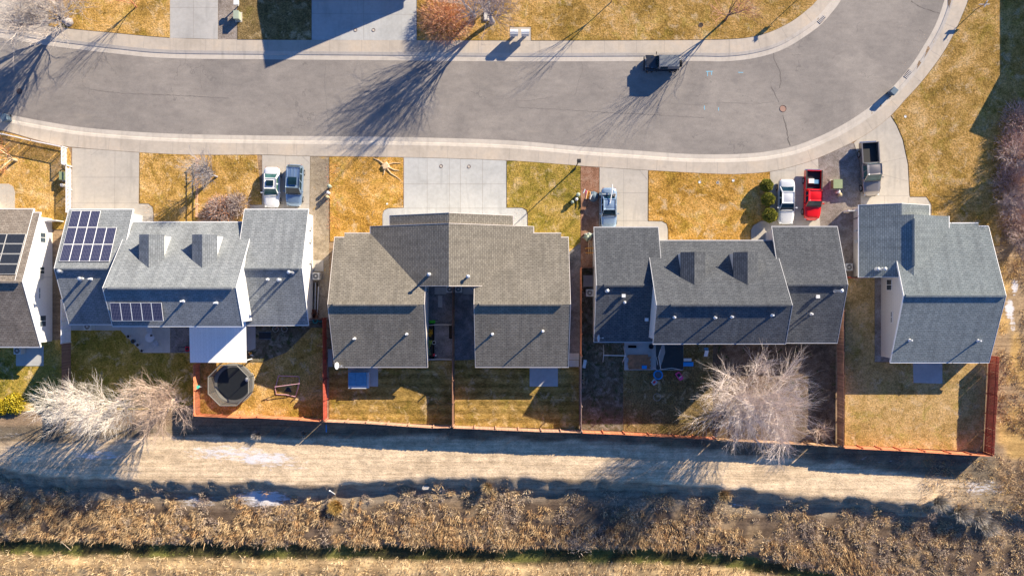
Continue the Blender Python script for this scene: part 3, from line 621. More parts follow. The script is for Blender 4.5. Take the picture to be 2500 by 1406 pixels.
# ---- house at the left edge
hA = House('house', 'white sided house with brown shingle roof and black solar panels at the left edge', (-56, 0, 0), 'shingle_brown', 'siding_white')
hA.block('x', -70, -50.9, -6.32, .64, 8.1, 2.45, 5.6, 2.45, cap=(-69.5,-51.2)); hA.block('x', -70, -51.7, .2, .64, 8.5, 2.4, 5.6, 2.3, wall=False, gut=(0,1), ends=(0,1))
hA.block('y', -3, 9.6, -68, -62.3, -56.45, 2.4, 5.0, 2.4, ends=(0,1))
for r in range(4):
    for c in range(2):
        y1 = 5.75-r*1.085; y0 = y1-1.05; x1 = -51.75-c*2.01; zf = lambda y: 5.6-.422*(y-.64)+.13
        hA.panel(x1-1.98, x1, y0, y1, zf(y0), zf(y1), 'solar_black')
hA.xwin(-51.02, (98,568), (110,592), 1); hA.xwin(-51.02, (97,652), (107,668), 1); hA.xwin(-51.02, (95,703), (97,728), 1); hA.xwin(-51.02, (97,771), (111,796), 1)
m = MB(); m.box(-51.02,-50.86,.95,1.45,1.9,2.6); m.tube([(-50.95,1.2,2.5),(-50.95,1.2,.2)], .03); m.build('meter_box', 'galv', hA.root)
hA.finish()
# ---- duplex with the solar panels
hB = House('duplex_house', 'wide duplex with pale slate shingles, two dormers and blue grid solar panels', (-35, 2, 0), 'shingle_slate', 'siding_white')
hB.block('x', -47.81, -40.88, -3.9, 2.05, 8.44, 2.45, 5.2, 2.45, cap=(-47.5,-41.2)); hB.block('x', -28.86, -21.96, -3.98, 2.05, 8.44, 2.45, 5.15, 2.45, cap=(-28,-22.2))
hB.block('x', -41.31, -27.86, -3.92, 0, 7.08, 6.0, 8.0, 2.3, cap=(-40.8,-28.2))
for X in (-37.4, -31.9): hB.dormer(X, 5.53, 1.2, 1.3, 6.35)
for r in range(3):
    for c in range(3 if r == 0 else 5):
        y1 = 8.3-r*1.85; y0 = y1-1.82; x0 = -47.4+c*1.055; zf = lambda y: 5.2-.4304*(y-2.05)+.13
        hB.panel(x0, x0+1.03, y0, y1, zf(y0), zf(y1))
for c in range(5): x0 = -40.9+c*1.055; hB.panel(x0, x0+1.03, -3.36, -1.5, 6.9, 7.38)
for a in [(197,682,'pipe',.35),(151,662,'flue',.5),(201,680,'flue',.5),(223,681,'pipe'),(448,735,'pipe',.7),(529,739,'pipe',.7),(715,665,'flue',1.5),(683,683,'flue',.4),(654,682,'pipe',.4)]: hB.vent(*a)
m = MB(); p0 = hB.on(251,708); m.tube([(-41.4,-.35,7.7),(-41.4,-.6,5.6),(-41.0,-1.2,4.5),(-41.2,-3.6,3.2)], .05); m.build('downspout', 'trim_white', hB.root)
for (px, py) in ((763,560),(760,590),(757,640)):
    x, y, _ = G(px, py); m = MB(); m.box(-22.08,-21.9, y*1.0-.2, y+.2, 1.0, 1.7); m.build('meter_box', 'galv', hB.root)
hB.gd(-46.9,-42.3, 8.02); hB.gd(-27.9,-23.2, 8.02); hB.win(-39,-37.6,6.66,.9,1.7); hB.win(-33,-31.6,6.66,.9,1.7)
for x in (-46,-38.5,-35,-31,-25.5): hB.win(x,x+1.4,-3.5,1.0,2.0,-1)
for x in (-38,-33): hB.win(x,x+1.2,-3.5,4.0,5.1,-1)
hB.finish()
# ---- middle duplex
hC = House('duplex_house', 'brown shingled duplex with a pale concrete double driveway and an open rear court', (-6.5, 0, 0), 'shingle_taupe', 'siding_cream', 'trim_cream')
fz = lambda y: 5.7-.45*(y+1.7)
for x0, x1, yf, e in ((-19.13,-18.1,5.43,(1,0)),(-18.1,-9.1,5.88,(0,1)),(-3.95,5.3,5.88,(1,0)),(5.3,6.08,5.43,(0,1))):
    hC.block('x', x0, x1, -8.48, -1.7, yf, 2.5, 5.7, fz(yf), ends=e, ins=(.12 if e[0] else 0, .12 if e[1] else 0))
hC.cap.v = []; hC.cap.f = []
for c0, c1 in ((-18.6,-9.8),(-3.4,5.2)): hC.block('x', c0, c1, -2.2, -1.7, -1.2, 5.4, 5.69, 5.4, cap=(c0,c1), wall=False, ends=(0,0), gut=(0,0))
hC.block('y', .2, 6.64, -15.27, -6.49, 2.3, 2.3, 6.4, 2.3); hC.block('y', 5.5, 7.74, -13.07, -6.49, .09, 3.13, 6.2, 3.13, wall=True, ein=.3)
for a in [(1049,670,'flue',.9),(1143,675,'flue',.6),(866,826,'pipe',.75),(993,815,'pipe',.75),(1202,815,'pipe',.75),(1325,808,'pipe',.6)]: hC.vent(*a)
hC.xwin(-9.2, (1041,703), (1043,715), 1); hC.gd(-12.6,-7.6,7.66,1,2.2); hC.gd(-5.4,-.4,7.66,1,2.2)
for x in (-17.6,-14,3.4,): hC.win(x,x+1.4,5.5,.9,2.0)
for x in (-17.5,-14.5,-11.5,-2.6,1.6,4): hC.win(x,x+1.3,-8.06,.9,2.0,-1)
hC.finish()
# ---- right duplex
hD = House('duplex_house', 'wide charcoal shingled duplex with two dormers behind the large bare yard tree', (22, 0, 0), 'shingle_charcoal', 'siding_grey', 'trim_grey')
hD.block('x', 8.84, 15.78, -5.79, .26, 6.5, 2.45, 5.15, 2.45, cap=(9.6,15.2)); hD.block('x', 28.02, 35.1, -5.88, .34, 6.58, 2.45, 5.15, 2.45, cap=(28.8,34.8))
hD.block('x', 14.59, 28.3, -5.72, -1.735, 5.09, 6.0, 8.0, 2.3, cap=(16,27.9))
for X in (18.8, 24.28): hD.dormer(X, 3.71, -.9, 1.3, 6.3)
for a in [(1481,710,'flue',.6),(1521,723,'hood'),(1525,738,'pipe',.6),(1646,774,'pipe',.6),(1745,775,'pipe',.65),(1786,773,'pipe',.6),(1884,769,'pipe',.6),(1980,766,'pipe',.5),(1994,725,'hood'),(2038,710,'flue',1.7),(1577,781,'hood')]: hD.vent(*a)
hD.gd(9.9,14.4,6.08); hD.gd(29,34,6.16); hD.win(17.5,19,4.67,.9,1.7); hD.win(24,25.5,4.67,.9,1.7)
for x in (10,12.8,17,21,25,30,32.6): hD.win(x,x+1.4,-5.4,.9,2.0,-1)
for x in (17,21.5,25.6): hD.win(x,x+1.2,-5.31,4.1,5.2,-1)
hD.finish()
# ---- right house
hE = House('house', 'single house with pewter shingles and stepped gables beside the red fence', (45, 0, 0), 'shingle_pewter', 'siding_cream')
fe = lambda y: 5.4-.41*(y+.81)
hE.block('x', 40.83, 47.55, -8.0, -.81, 6.98, 2.45, 5.4, fe(6.98), cap=None, ends=(1,0), ins=(.12,0)); hE.block('x', 47.55, 50.45, -8.0, -.81, 6.98, 2.45, 5.4, fe(6.98), ends=(0,0), ins=0); hE.block('x', 50.45, 51.48, -8.0, -.81, 6.63, 2.45, 5.4, fe(6.63), ends=(0,1), ins=(0,.12))
hE.block('x', 41.1, 51.3, -1.3, -.81, -.3, 5.1, 5.39, 5.1, cap=(41.0,51.35), wall=False, ends=(0,0), gut=(0,0))
hE.block('y', 1.15, 7.73, 37.47, 42.3, 47.13, 2.45, 4.55, 2.45, cap=(2.4,7.3), ends=(1,0)); hE.block('y', 7.73, 8.93, 37.47, 41.25, 45.03, 2.45, 4.09, 2.45, ends=(0,1), ins=(0,.12))
for a in [(2153,657,'flue',.7),(2139,657,'flue',.4),(2220,830,'pipe',.6),(2387,831,'pipe',.6)]: hE.vent(*a)
hE.xwin(40.94, (2166,683), (2177,708), -1); hE.xwin(40.94, (2176,761), (2178,787), -1)
hE.gd(39,44,8.85,1,2.2); hE.win(48.6,50,6.6,.9,2.0)
for x in (42.5,45.8,48.8): hE.win(x,x+1.4,-7.58,.9,2.0,-1)
m = MB(); m.box(37.59,37.5,4.9,5.3,1.1,1.8); m.box(37.59,37.48,6.1,6.4,1.2,1.7); m.build('meter_box', 'galv', hE.root)
hE.finish()
# ---- houses just outside the frame whose shadows fall into it
hF = House('duplex_house', 'duplex above the top edge whose gabled shadow lies across the pale driveway and road', (-16, 45, 0), 'shingle_slate', 'siding_cream')
y0 = 764/K; hF.block('y', y0, y0+13, -24.1, -16.3, -8.2, 2.5, 6.5, 2.5); hF.block('x', -32, -24, y0+2, y0+9, y0+16, 2.4, 5.6, 2.4)
hF.block('x', -9, 0, y0+3, y0+9, y0+16, 2.4, 5.6, 2.4); hF.finish()
hG = House('house', 'house past the right edge whose dark shadow covers the corner of the golden lawn', (62, 22, 0), 'shingle_slate', 'siding_cream')
hG.block('x', 58.4, 68, (703-268)/K, (703-165)/K, (703-95)/K, 2.5, 4.6, 2.5); hG.block('y', (703-100)/K, 46, 58.3, 63, 68, 2.5, 4.8, 2.5); hG.finish()
# ---- patio cover
pc = thing('patio_cover', 'white corrugated metal patio cover behind the duplex with solar panels', 'patio cover', (-33.2, -5.9, 0))
boards('metal_white', (.9,.9,.9), (.7,.7,.72), .3, 'X', .02, .6)
m = MB(); xa, xb = -787*.972/K, -649*.972/K; yt, yb2 = -3.6, -182*.973/K
v = [(xa,yt,2.62),(xb,yt,2.62),(xb,yb2,2.35),(xa,yb2,2.35)]; v = [(a,b,c-.08) for a,b,c in v]+v
m.add(v, [(3,2,1,0),(4,5,6,7),(0,1,5,4),(1,2,6,5),(2,3,7,6),(3,0,4,7)]); m.build('roof_panel', 'metal_white', pc)
for x in (xa+.2, (xa+xb)/2, xb-.2): q = MB(); q.box(x-.05,x+.05,yb2+.15,yb2+.25,0,2.28); q.build('post', 'trim_white', pc)
# ---- air conditioners
def ac(px, py, label, h=.85, w=.8):
    x, y, _ = U(px, py, h); r = thing('air_conditioner', label, 'air conditioner', (x, y, 0), 'outdoor air conditioners beside the houses')
    m = MB(); m.box(x-w/2,x+w/2,y-w/2,y+w/2,.05,h); m.build('housing', 'ac_body', r)
    m = MB(); m.cyl(x, y, h+.002, h+.03, w*.4, 20); m.build('fan_grille', 'ac_dark', r)
    m = MB(); m.torus(x, y, h+.03, w*.4, .025, 20, 5); m.torus(x, y, h+.035, w*.25, .015, 16, 4); m.cyl(x, y, h+.03, h+.06, w*.13, 10); m.build('guard', 'ac_body', r)
ac(771,674,'pale air conditioner between the slate duplex and the brown duplex'); ac(1098,706,'air conditioner left of the court fence in the open rear court', .85, .75)
ac(1119,706,'air conditioner right of the court fence in the open rear court', .85, .75); ac(1440,715,'air conditioner in the narrow passage left of the charcoal duplex')
ac(2073,652,'air conditioner between the charcoal duplex and the right hand house'); ac(213,797,'air conditioner on the strip patio below the blue solar panels')
ac(42,856,'air conditioner on the small patio behind the left edge house', .9, .8)
def dish(px, py, h, label, rz=.0):
    x, y, _ = U(px, py, h); r = thing('satellite_dish', label, 'satellite dish', (x, y, h-.6), 'satellite dishes on the eaves')
    m = MB(); n = 16; v = [(x,y,h)]; ring = []
    tl = R(62)
    def pt(rad, a, dep): u = rad*cos(a); q = rad*sin(a)*1.15; return (x+u*cos(tl)+dep*sin(tl)*1, y+q, h-u*sin(tl)+dep*cos(tl))
    for k, (rad, dep) in enumerate(((.0,-.06),(.2,-.04),(.34,.02))):
        for i in range(n): ring.append(pt(rad, 2*pi*i/n, dep))
    for k, (rad, dep) in enumerate(((.34,.035),(.2,-.02),(.0,-.04))):
        for i in range(n): ring.append(pt(rad, 2*pi*i/n, dep))
    m.add(ring, [(k*n+i,k*n+(i+1)%n,(k+1)*n+(i+1)%n,(k+1)*n+i) for k in range(5) for i in range(n)]); m.build('reflector', 'duct_white', r, smooth=True)
    m = MB(); m.tube([(x,y,h-.05),(x-.1,y,h-.3),(x-.02,y+.1,h-.6)], .03); m.tube([(x+.1,y,h-.3),(x+.45,y,h-.1)], .02); m.box(x+.42,x+.56,y-.06,y+.06,h-.16,h-.04); m.build('arm', 'galv', r)
dish(822, 893, 2.9, 'grey satellite dish at the rear left corner of the brown duplex'); dish(1461, 825, 2.95, 'white satellite dish at the rear corner of the charcoal duplex')
# ------------------------------------------------------------------ fences
def fmat(name, c, var=.3): 
    m, nt, bs = newmat(name); a = N(nt, 'ShaderNodeAttribute'); a.attribute_name = 'Col'; v = coords(nt, 'pos')
    g = noise(nt, v, 5, 5, .7, stretch=(1, 1, .3)); col = mixc(nt, 1, c, a.outputs['Color'], 'MULTIPLY')
    nt.links.new(mixc(nt, .5, col, ramp(nt, g, [(.3, (.65,.62,.6)), (.7, (1.2,1.2,1.2))]), 'MULTIPLY'), bs.inputs['Base Color']); bs.inputs['Roughness'].default_value = .85; bs.inputs['Specular IOR Level'].default_value = .2
fmat('cedar_orange', (.68,.27,.14)); fmat('cedar_red', (.4,.09,.06)); fmat('cedar_tan', (.62,.38,.26)); fmat('cedar_grey', (.42,.31,.26)); fmat('cedar_dark', (.3,.17,.12)); fmat('vinyl_white', (.82,.82,.84)); fmat('wood_raw', (.62,.4,.24))
def fence(label, pts, m, h=1.85, bw=.14, gap=.008, post=2.4, side=1, z0=.03, rails=(.35,1.5), name='fence', group='wooden yard fences', pm=None, cap=False, var=.16, hv=.03, miss=0):
    q = [G(*p)[:2] for p in pts]; r = thing(name, label, 'fence', (q[0][0], q[0][1], 0), group); b = MB(); rl = MB()
    for (x0,y0), (x1,y1) in zip(q, q[1:]):
        L = math.hypot(x1-x0, y1-y0); a = math.atan2(y1-y0, x1-x0); ux, uy = cos(a), sin(a); nx, ny = -uy*side, ux*side; t = bw/2
        wav = random.uniform(0, 6)
        while t < L-bw*.3:
            if random.random() >= miss:
                k = random.uniform(1-var, 1+var); lean = random.uniform(-.012, .012); hh = h+random.uniform(-hv, hv)+.03*sin(wav+t*.9)
                b.obox(x0+ux*t, y0+uy*t, bw*random.uniform(.96,1.0), .02, z0+.02, hh, a+lean, (k, k*random.uniform(.95,1.03), k))
            t += bw+gap*(1 if random.random() < .93 else 3)
        for zr in rails: rl.obox((x0+x1)/2+nx*.033, (y0+y1)/2+ny*.033, L, .04, zr-.045, zr+.045, a, (.9,.9,.9))
        if cap: rl.obox((x0+x1)/2, (y0+y1)/2, L, .06, h-.02, h+.04, a, (1,1,1))
        n = max(1, round(L/post))
        for i in range(n+1):
            p = MB(); d = L*i/n; off = .1 if not cap else 0
            p.obox(x0+ux*d+nx*off, y0+uy*d+ny*off, .1, .1, z0-.1, h+(.06 if cap else -.04), a, (.85,.85,.85)); p.build('post', pm or m, r)
    b.build('board_panel', m, r, uv=False); rl.build('rail', pm or m, r, uv=False); return r
fence('orange wooden fence round two sides of the yard with the round trampoline', [(488,886),(489,1009),(600,1014),(640,1013),(792,1022)], 'cedar_orange', side=1)
fence('dark red wooden fence left of the yard with the grey hot tub', [(797,776),(799,1021)], 'cedar_red', side=1, h=1.9)
fence('tan wooden fence behind the mown yard with the hot tub', [(801,1023),(900,1027),(1000,1034),(1060,1038),(1103,1037)], 'cedar_tan', side=1, h=1.8)
fence('dark fence between the two air conditioners running down the middle of the brown duplex', [(1107,702),(1107,1036)], 'cedar_dark', side=1, h=1.8)
fence('tan wooden fence behind the mown yard of the right brown duplex half', [(1109,1038),(1210,1042),(1320,1047),(1414,1049)], 'cedar_tan', side=1, h=1.8)
fence('orange topped fence along the passage left of the charcoal duplex', [(1416,655),(1416,866)], 'cedar_orange', side=1, h=1.85, z0=0)
fence('greyed wooden fence beside the mown yard, lower end of the passage', [(1416,868),(1416,1047)], 'cedar_grey', side=1, h=1.8)
fence('orange weathered fence at the back of the yard with the toys', [(1419,1050),(1520,1054),(1640,1061),(1738,1066)], 'cedar_orange', side=1, h=1.75, var=.25)
fence('pale broken fence behind the big bare tree', [(1741,1068),(1840,1073),(1960,1079),(2040,1084)], 'wood_raw', side=1, h=1.6, var=.3, miss=.06)
fence('brown slatted fence between the charcoal duplex yard and the golden yard', [(2043,716),(2043,800),(2043,1084)], 'cedar_dark', side=1, h=1.9, gap=.012, var=.25)
fence('bright red fence at the bottom of the golden yard', [(2046,1086),(2180,1092),(2300,1100),(2401,1105)], 'cedar_orange', side=1, h=1.85)
fence('crimson fence down the right side of the golden yard', [(2413,868),(2409,960),(2401,1103)], 'cedar_red', side=-1, h=1.95, gap=.012)
fence('white vinyl privacy fence below the blue solar panel duplex', [(173.5,731),(173.5,835)], 'vinyl_white', side=-1, h=1.95, gap=.001, cap=True, var=.02, hv=0, group='white vinyl fences', pm='vinyl_white', post=2.4)
fence('brown wooden fence continuing below the white vinyl one', [(173.5,838),(173.5,1000)], 'cedar_dark', side=-1, h=1.85, gap=.01, var=.2)
fence('white picket fence round the corner front yard', [(-60,318),(20,331),(90,347),(164,362),(164,404),(175,407),(175,520)], 'vinyl_white', side=-1, h=1.12, bw=.07, gap=.075, cap=True, var=.02, hv=0, rails=(.3,), group='white vinyl fences', name='picket_fence')
fence('short white vinyl gate panel beside the left edge house', [(131,541),(155,541)], 'vinyl_white', h=1.5, gap=.001, cap=True, var=.02, hv=0, group='white vinyl fences', post=1)
fence('short brown fence closing the gap between the slate and brown duplexes', [(757,777),(794,778)], 'cedar_dark', h=1.8, post=1.6)
fence('short dark fence across the top of the passage beside the charcoal duplex', [(1418,654),(1453,654)], 'cedar_dark', h=1.75, post=1.6)
fence('short red fence closing the gap beside the right hand house', [(2062,679),(2097,679)], 'cedar_red', h=1.7, post=1.6)
# split rail fence on the front lawn
rf = thing('rail_fence', 'weathered rail fence running down the leafy front lawn beside the grey tree', 'fence', (*G(484,388)[:2],0), 'wooden yard fences')
for i, y in enumerate((390,425,462,500,530)):
    p = MB(); x, yy, _ = G(486, y); p.obox(x, yy, .12, .12, 0, 1.0, .1, (1,1,1)); p.build('post', 'cedar_tan', rf)
for a, b in (((486,388),(486,425)),((486,425),(485,462)),((487,462),(485,500)),((486,500),(486,530))):
    for z in (.45,.88): p = MB(); p.tube([(*G(*a)[:2],z),(*G(*b)[:2],z-.03)], .05, 6); p.c = [(1,1,1)]*len(p.f); p.build('rail', 'cedar_tan', rf)
# ------------------------------------------------------------------ vehicles
paint('paint_white', (.78,.79,.8), .0, .25); paint('paint_pearl', (.68,.69,.7), .1, .25); paint('paint_blue', (.25,.36,.5), .5, .28); paint('paint_ice', (.36,.48,.6), .5, .26)
paint('paint_red', (.72,.008,.006), .0, .22); paint('paint_bronze', (.3,.27,.25), .6, .3); paint('paint_black', (.03,.035,.045), .2, .3)
glass('car_glass', (.01,.03,.045)); glass('car_glass_green', (.05,.12,.11)); plain('tyre', (.025,.025,.027), .8); plain('rim', (.5,.5,.52), .3, .8); plain('lamp_clear', (.7,.72,.72), .15, .1); plain('lamp_red', (.35,.02,.02), .2)
plain('soft_top', (.2,.215,.225), .8, bump=.3); plain('black_plastic', (.03,.03,.032), .6); plain('chrome', (.7,.7,.7), .15, .9); plain('sunshade', (.2,.38,.36), .5)
def loft(m, st, zb, W, tail=True):
    n = 13; v = []
    for (x, w, zt) in st:
        w = w*W/2; half = [(w*.86,zb),(w*.98,zb+.12),(w,zb+(zt-zb)*.5),(w*.985,zt-.14),(w*.93,zt-.04),(w*.6,zt+.015)]
        v += [(x,y,z) for y, z in half] + [(x,0,zt+.03)] + [(x,-y,z) for y, z in half[::-1]]
    f = [(i*n+j, (i+1)*n+j, (i+1)*n+j+1, i*n+j+1) for i in range(len(st)-1) for j in range(n-1)]
    f += [(i*n, i*n+n-1, (i+1)*n+n-1, (i+1)*n) for i in range(len(st)-1)]
    f += [tuple(range(n)), tuple(range((len(st)-1)*n, len(st)*n))[::-1]]
    m.add(v, f)
def lerp3(a, b, t): return tuple(a[i]+(b[i]-a[i])*t for i in range(3))
def glassq(name, q, par, m, ins=(.06,.06,.1,.1), off=.012):
    """q: corners (bl, br, tr, tl); a panel inset in it and standing proud of it"""
    a, b, c, d = q; l, r_, bo, t = ins
    P = lambda u, v_: Vector(lerp3(lerp3(a, b, u), lerp3(d, c, u), v_))
    v = [P(l,bo), P(1-r_,bo), P(1-r_*1.3,1-t), P(l*1.3,1-t)]; n = (v[1]-v[0]).cross(v[3]-v[0]); n.normalize()
    k = MB(); w_ = [tuple(p+n*off) for p in v]+[tuple(p-n*.01) for p in v]
    k.add(w_, [(0,1,2,3),(7,6,5,4),(0,4,5,1),(1,5,6,2),(2,6,7,3),(3,7,4,0)]); return k.build(name, m, par)
def wheels(r, L, W, xs, R_=.33, rim='rim'):
    for x in xs:
        for s in (-1, 1):
            m = MB(); y = s*(W/2-.1); n = 18; v = []
            for yy, rr in ((-.11,R_*.86),(-.1,R_),(.1,R_),(.11,R_*.86)):
                v += [(x+rr*cos(2*pi*i/n), y+yy, R_+rr*sin(2*pi*i/n)) for i in range(n)]
            m.add(v, [(k*n+i,k*n+(i+1)%n,(k+1)*n+(i+1)%n,(k+1)*n+i) for k in range(3) for i in range(n)]+[list(range(n)), list(range(3*n,4*n))[::-1]])
            t = m.build('wheel', 'tyre', r, smooth=False); q = MB(); v = [(x,y+s*.125,R_)]+[(x+R_*.62*cos(2*pi*i/n), y+s*.112, R_+R_*.62*sin(2*pi*i/n)) for i in range(n)]
            q.add(v, [(0,i+1,(i+1)%n+1) if s < 0 else (0,(i+1)%n+1,i+1) for i in range(n)]); q.build('rim', rim, t)
def car(name, label, px, py, head, L, W, pm, kind='sedan', Ht=1.45, gm='car_glass', sunroof=False, cat='car', wx=(.18,.82), wr=.33, dark=False):
    x, y, _ = U(px, py, .9); r = thing(name, label, cat, (0,0,0)); X = lambda t: L*(.5-t)
    bz = .97 if kind == 'sedan' else (1.05 if kind == 'suv' else 1.15); hz = bz-.12
    base = [(0,.4,.5),(.006,.55,.6),(.02,.73,.68),(.05,.87,hz-.13),(.1,.94,hz-.07),(.16,.975,hz-.03),(.26,1,hz+.03),(.31,1,bz-.02)]
    if kind == 'sedan': st = base+[(.5,1,bz),(.72,1,bz+.02),(.84,.985,bz+.05),(.92,.94,bz+.04),(.96,.87,bz+.01),(.983,.76,bz-.06),(.995,.62,bz-.2),(1,.48,bz-.4)]; g0, g1, r0, r1 = .3, .86, .45, .7
    elif kind == 'suv': st = base+[(.5,1,bz),(.8,1,bz+.02),(.93,.96,bz),(.975,.87,bz-.02),(.993,.76,bz-.2),(1,.66,bz-.5)]; g0, g1, r0, r1 = .28, .975, .42, .91
    else: st = base+[(.45,1,bz),(.6,1,bz),(.61,.99,bz-.02)]; g0, g1, r0, r1 = .27, .605, .375, .575
    if kind == 'pickup': st = [(t, w_, z) for t, w_, z in st]
    m = MB(); loft(m, [(X(t), w_, z) for t, w_, z in st], .26 if kind != 'pickup' else .4, W); m.build('body', pm, r, smooth=True)
    # greenhouse
    wb, wt, zb, zt = W*(.455 if kind == 'sedan' else .47), W*(.365 if kind == 'sedan' else .405), bz-.06, Ht-.05
    B = [(X(g0),wb,zb),(X(g0),-wb,zb),(X(g1),-wb,zb),(X(g1),wb,zb)]; T = [(X(r0),wt,zt),(X(r0),-wt,zt),(X(r1),-wt,zt),(X(r1),wt,zt)]
    m = MB(); nx, ny = 8, 6; v = list(B)
    for i in range(nx+1):
        for j in range(ny+1):
            u, q = i/nx, j/ny; p = lerp3(lerp3(T[0], T[3], u), lerp3(T[1], T[2], u), q); v.append((p[0],p[1],p[2]+.09*(1-(2*u-1)**2)*(1-(2*q-1)**2)))
    I = lambda i, j: 4+i*(ny+1)+j
    f = [(I(i,j),I(i,j+1),I(i+1,j+1),I(i+1,j)) for i in range(nx) for j in range(ny)]
    f = [q[::-1] for q in f]
    f += [[0]+[I(0,j) for j in range(ny+1)]+[1], [1]+[I(i,ny) for i in range(nx+1)]+[2], [2]+[I(nx,j) for j in range(ny,-1,-1)]+[3], [3]+[I(i,0) for i in range(nx,-1,-1)]+[0]]
    f[-4:] = [q[::-1] for q in f[-4:]]
    f.append([0,1,2,3]); m.add(v, f); ro = m.build('roof', pm, r, smooth=False)
    sh = [True]*(nx*ny)+[False]*5; ro.data.polygons.foreach_set('use_smooth', sh)
    glassq('windshield', (B[1],B[0],T[0],T[1]), r, gm, (.03,.03,.04,.05)); glassq('rear_window', (B[3],B[2],T[2],T[3]), r, gm, (.06,.06,.12,.1))
    for s in (0, 1):
        fb, ft, rb, rt = (B[0],T[0],B[3],T[3]) if s == 0 else (B[1],T[1],B[2],T[2])
        cuts = ((.08,.47),(.52,.88)) if kind != 'pickup' or L > 5.7 else ((.12,.55),(.62,.9))
        if kind == 'suv': cuts = ((.08,.38),(.42,.68),(.72,.93))
        for u0, u1 in cuts:
            q = (lerp3(fb,rb,u0),lerp3(fb,rb,u1),lerp3(ft,rt,u1),lerp3(ft,rt,u0)); q = q if s == 1 else (q[1],q[0],q[3],q[2])
            if s == 1: q = (q[1],q[0],q[3],q[2])
            else: q = (q[1],q[0],q[3],q[2])
            if s == 1: q = (q[1],q[0],q[3],q[2])
            glassq('side_window', q, r, gm, (.03,.03,.1,.1))
        sg = 1 if s == 0 else -1; k = MB(); k.obox(X(g0+.06), sg*(W/2+.09), .12, .2, bz-.0, bz+.15, -.15*sg); k.build('mirror', pm, r)
        k = MB(); k.obox(X(.032), sg*W*.33, .16, W*.16, .58, .7, -.4*sg); k.build('headlight', 'lamp_clear', r)
        if kind != 'pickup': k = MB(); k.obox(X(.978), sg*W*.33, .1, W*.12, bz-.3, bz-.14, .35*sg); k.build('tail_light', 'lamp_red', r)
    if sunroof: k = MB(); zz = zt+.125; x0 = X(r0)-.28; k.box(x0-.62 if kind == 'sedan' else x0-.85, x0, -wt*.62, wt*.62, zz-.03, zz+.008); k.build('sunroof', 'car_glass', r)
    k = MB(); k.box(X(-.004), X(.03), -W*.26, W*.26, .34, .5); k.build('bumper', 'black_plastic' if not dark else pm, r)
    k = MB(); k.tube([(X(g0)+.02,-wb*.95,zb+.08),(X(g0)+.05,0,zb+.1),(X(g0)+.02,wb*.95,zb+.08)], .025, 4); k.build('wiper_cowl', 'black_plastic', r)
    if kind == 'suv':
        for sg in (-1,-.35,.35,1): k = MB(); k.tube([(X(r0)-1.2,sg*wt*.75,Ht+.04),(X(r1)+.15,sg*wt*.75,Ht+.04)], .016, 4); k.build('roof_rail', 'chrome', r)
    if kind == 'pickup':
        x0, x1 = X(.612), X(1); w2 = W/2*.97; k = MB()
        k.box(x1, x0, -w2, w2, .45, .72); k.box(x1, x0, w2-.12, w2, .72, bz); k.box(x1, x0, -w2, -w2+.12, .72, bz); k.box(x0-.07, x0, -w2+.12, w2-.12, .72, bz); k.build('cargo_bed', pm, r)
        k = MB(); k.box(x1, x1+.07, -w2+.12, w2-.12, .72, bz-.01); k.build('tailgate', pm, r)
        k = MB(); k.box(x1+.07, x0-.07, -w2+.122, w2-.122, .722, .735); k.build('bed_liner', 'black_plastic', r)
        for sg in (-1, 1): k = MB(); k.box(x1+.0, x0, sg*(w2-.06)-.065, sg*(w2-.06)+.065, bz+.001, bz+.02); k.build('bed_rail', 'black_plastic' if 'red' in pm else pm, r); k = MB(); k.box(x1-.02,x1+.04,sg*(w2-.09)-.07,sg*(w2-.09)+.07,.75,1.05); k.build('tail_light','lamp_red',r)
        k = MB(); k.box(x1-.18, x1-.003, -w2*.95, w2*.95, .45, .6); k.build('rear_bumper', 'chrome' if not dark else 'black_plastic', r)
    wheels(r, L, W+.02, [X(t) for t in wx], wr)
    r.location = (x, y, 0); r.rotation_euler = (0, 0, R(head)); return r
car('parked_car', 'white sedan with a dark sunroof parked left of the blue wagon', 662, 457, -91, 4.45, 1.78, 'paint_white', sunroof=True, gm='car_glass_green', Ht=1.42)
car('parked_car', 'blue wagon with silver roof rails and sunroof parked beside the white sedan', 718, 452, -93, 4.6, 1.84, 'paint_blue', 'suv', Ht=1.68, sunroof=True)
lb = car('parked_car', 'light blue sedan with boards across its rear window', 1487, 508, -90, 4.55, 1.78, 'paint_ice', Ht=1.43)
car('parked_car', 'white sedan parked between the round shrubs and the red pickup', 1921, 492, -90.5, 4.95, 1.84, 'paint_pearl', Ht=1.42)
car('pickup_truck', 'bright red pickup truck with things in its bed', 1985, 477, -91.5, 5.45, 1.86, 'paint_red', 'pickup', Ht=1.72, cat='pickup truck', wx=(.17,.8), wr=.37)
car('pickup_truck', 'bronze grey crew cab pickup truck beside the stony strip', 2126, 413, -86.5, 5.85, 2.0, 'paint_bronze', 'pickup', Ht=1.9, cat='pickup truck', gm='car_glass_green', wx=(.16,.8), wr=.4)
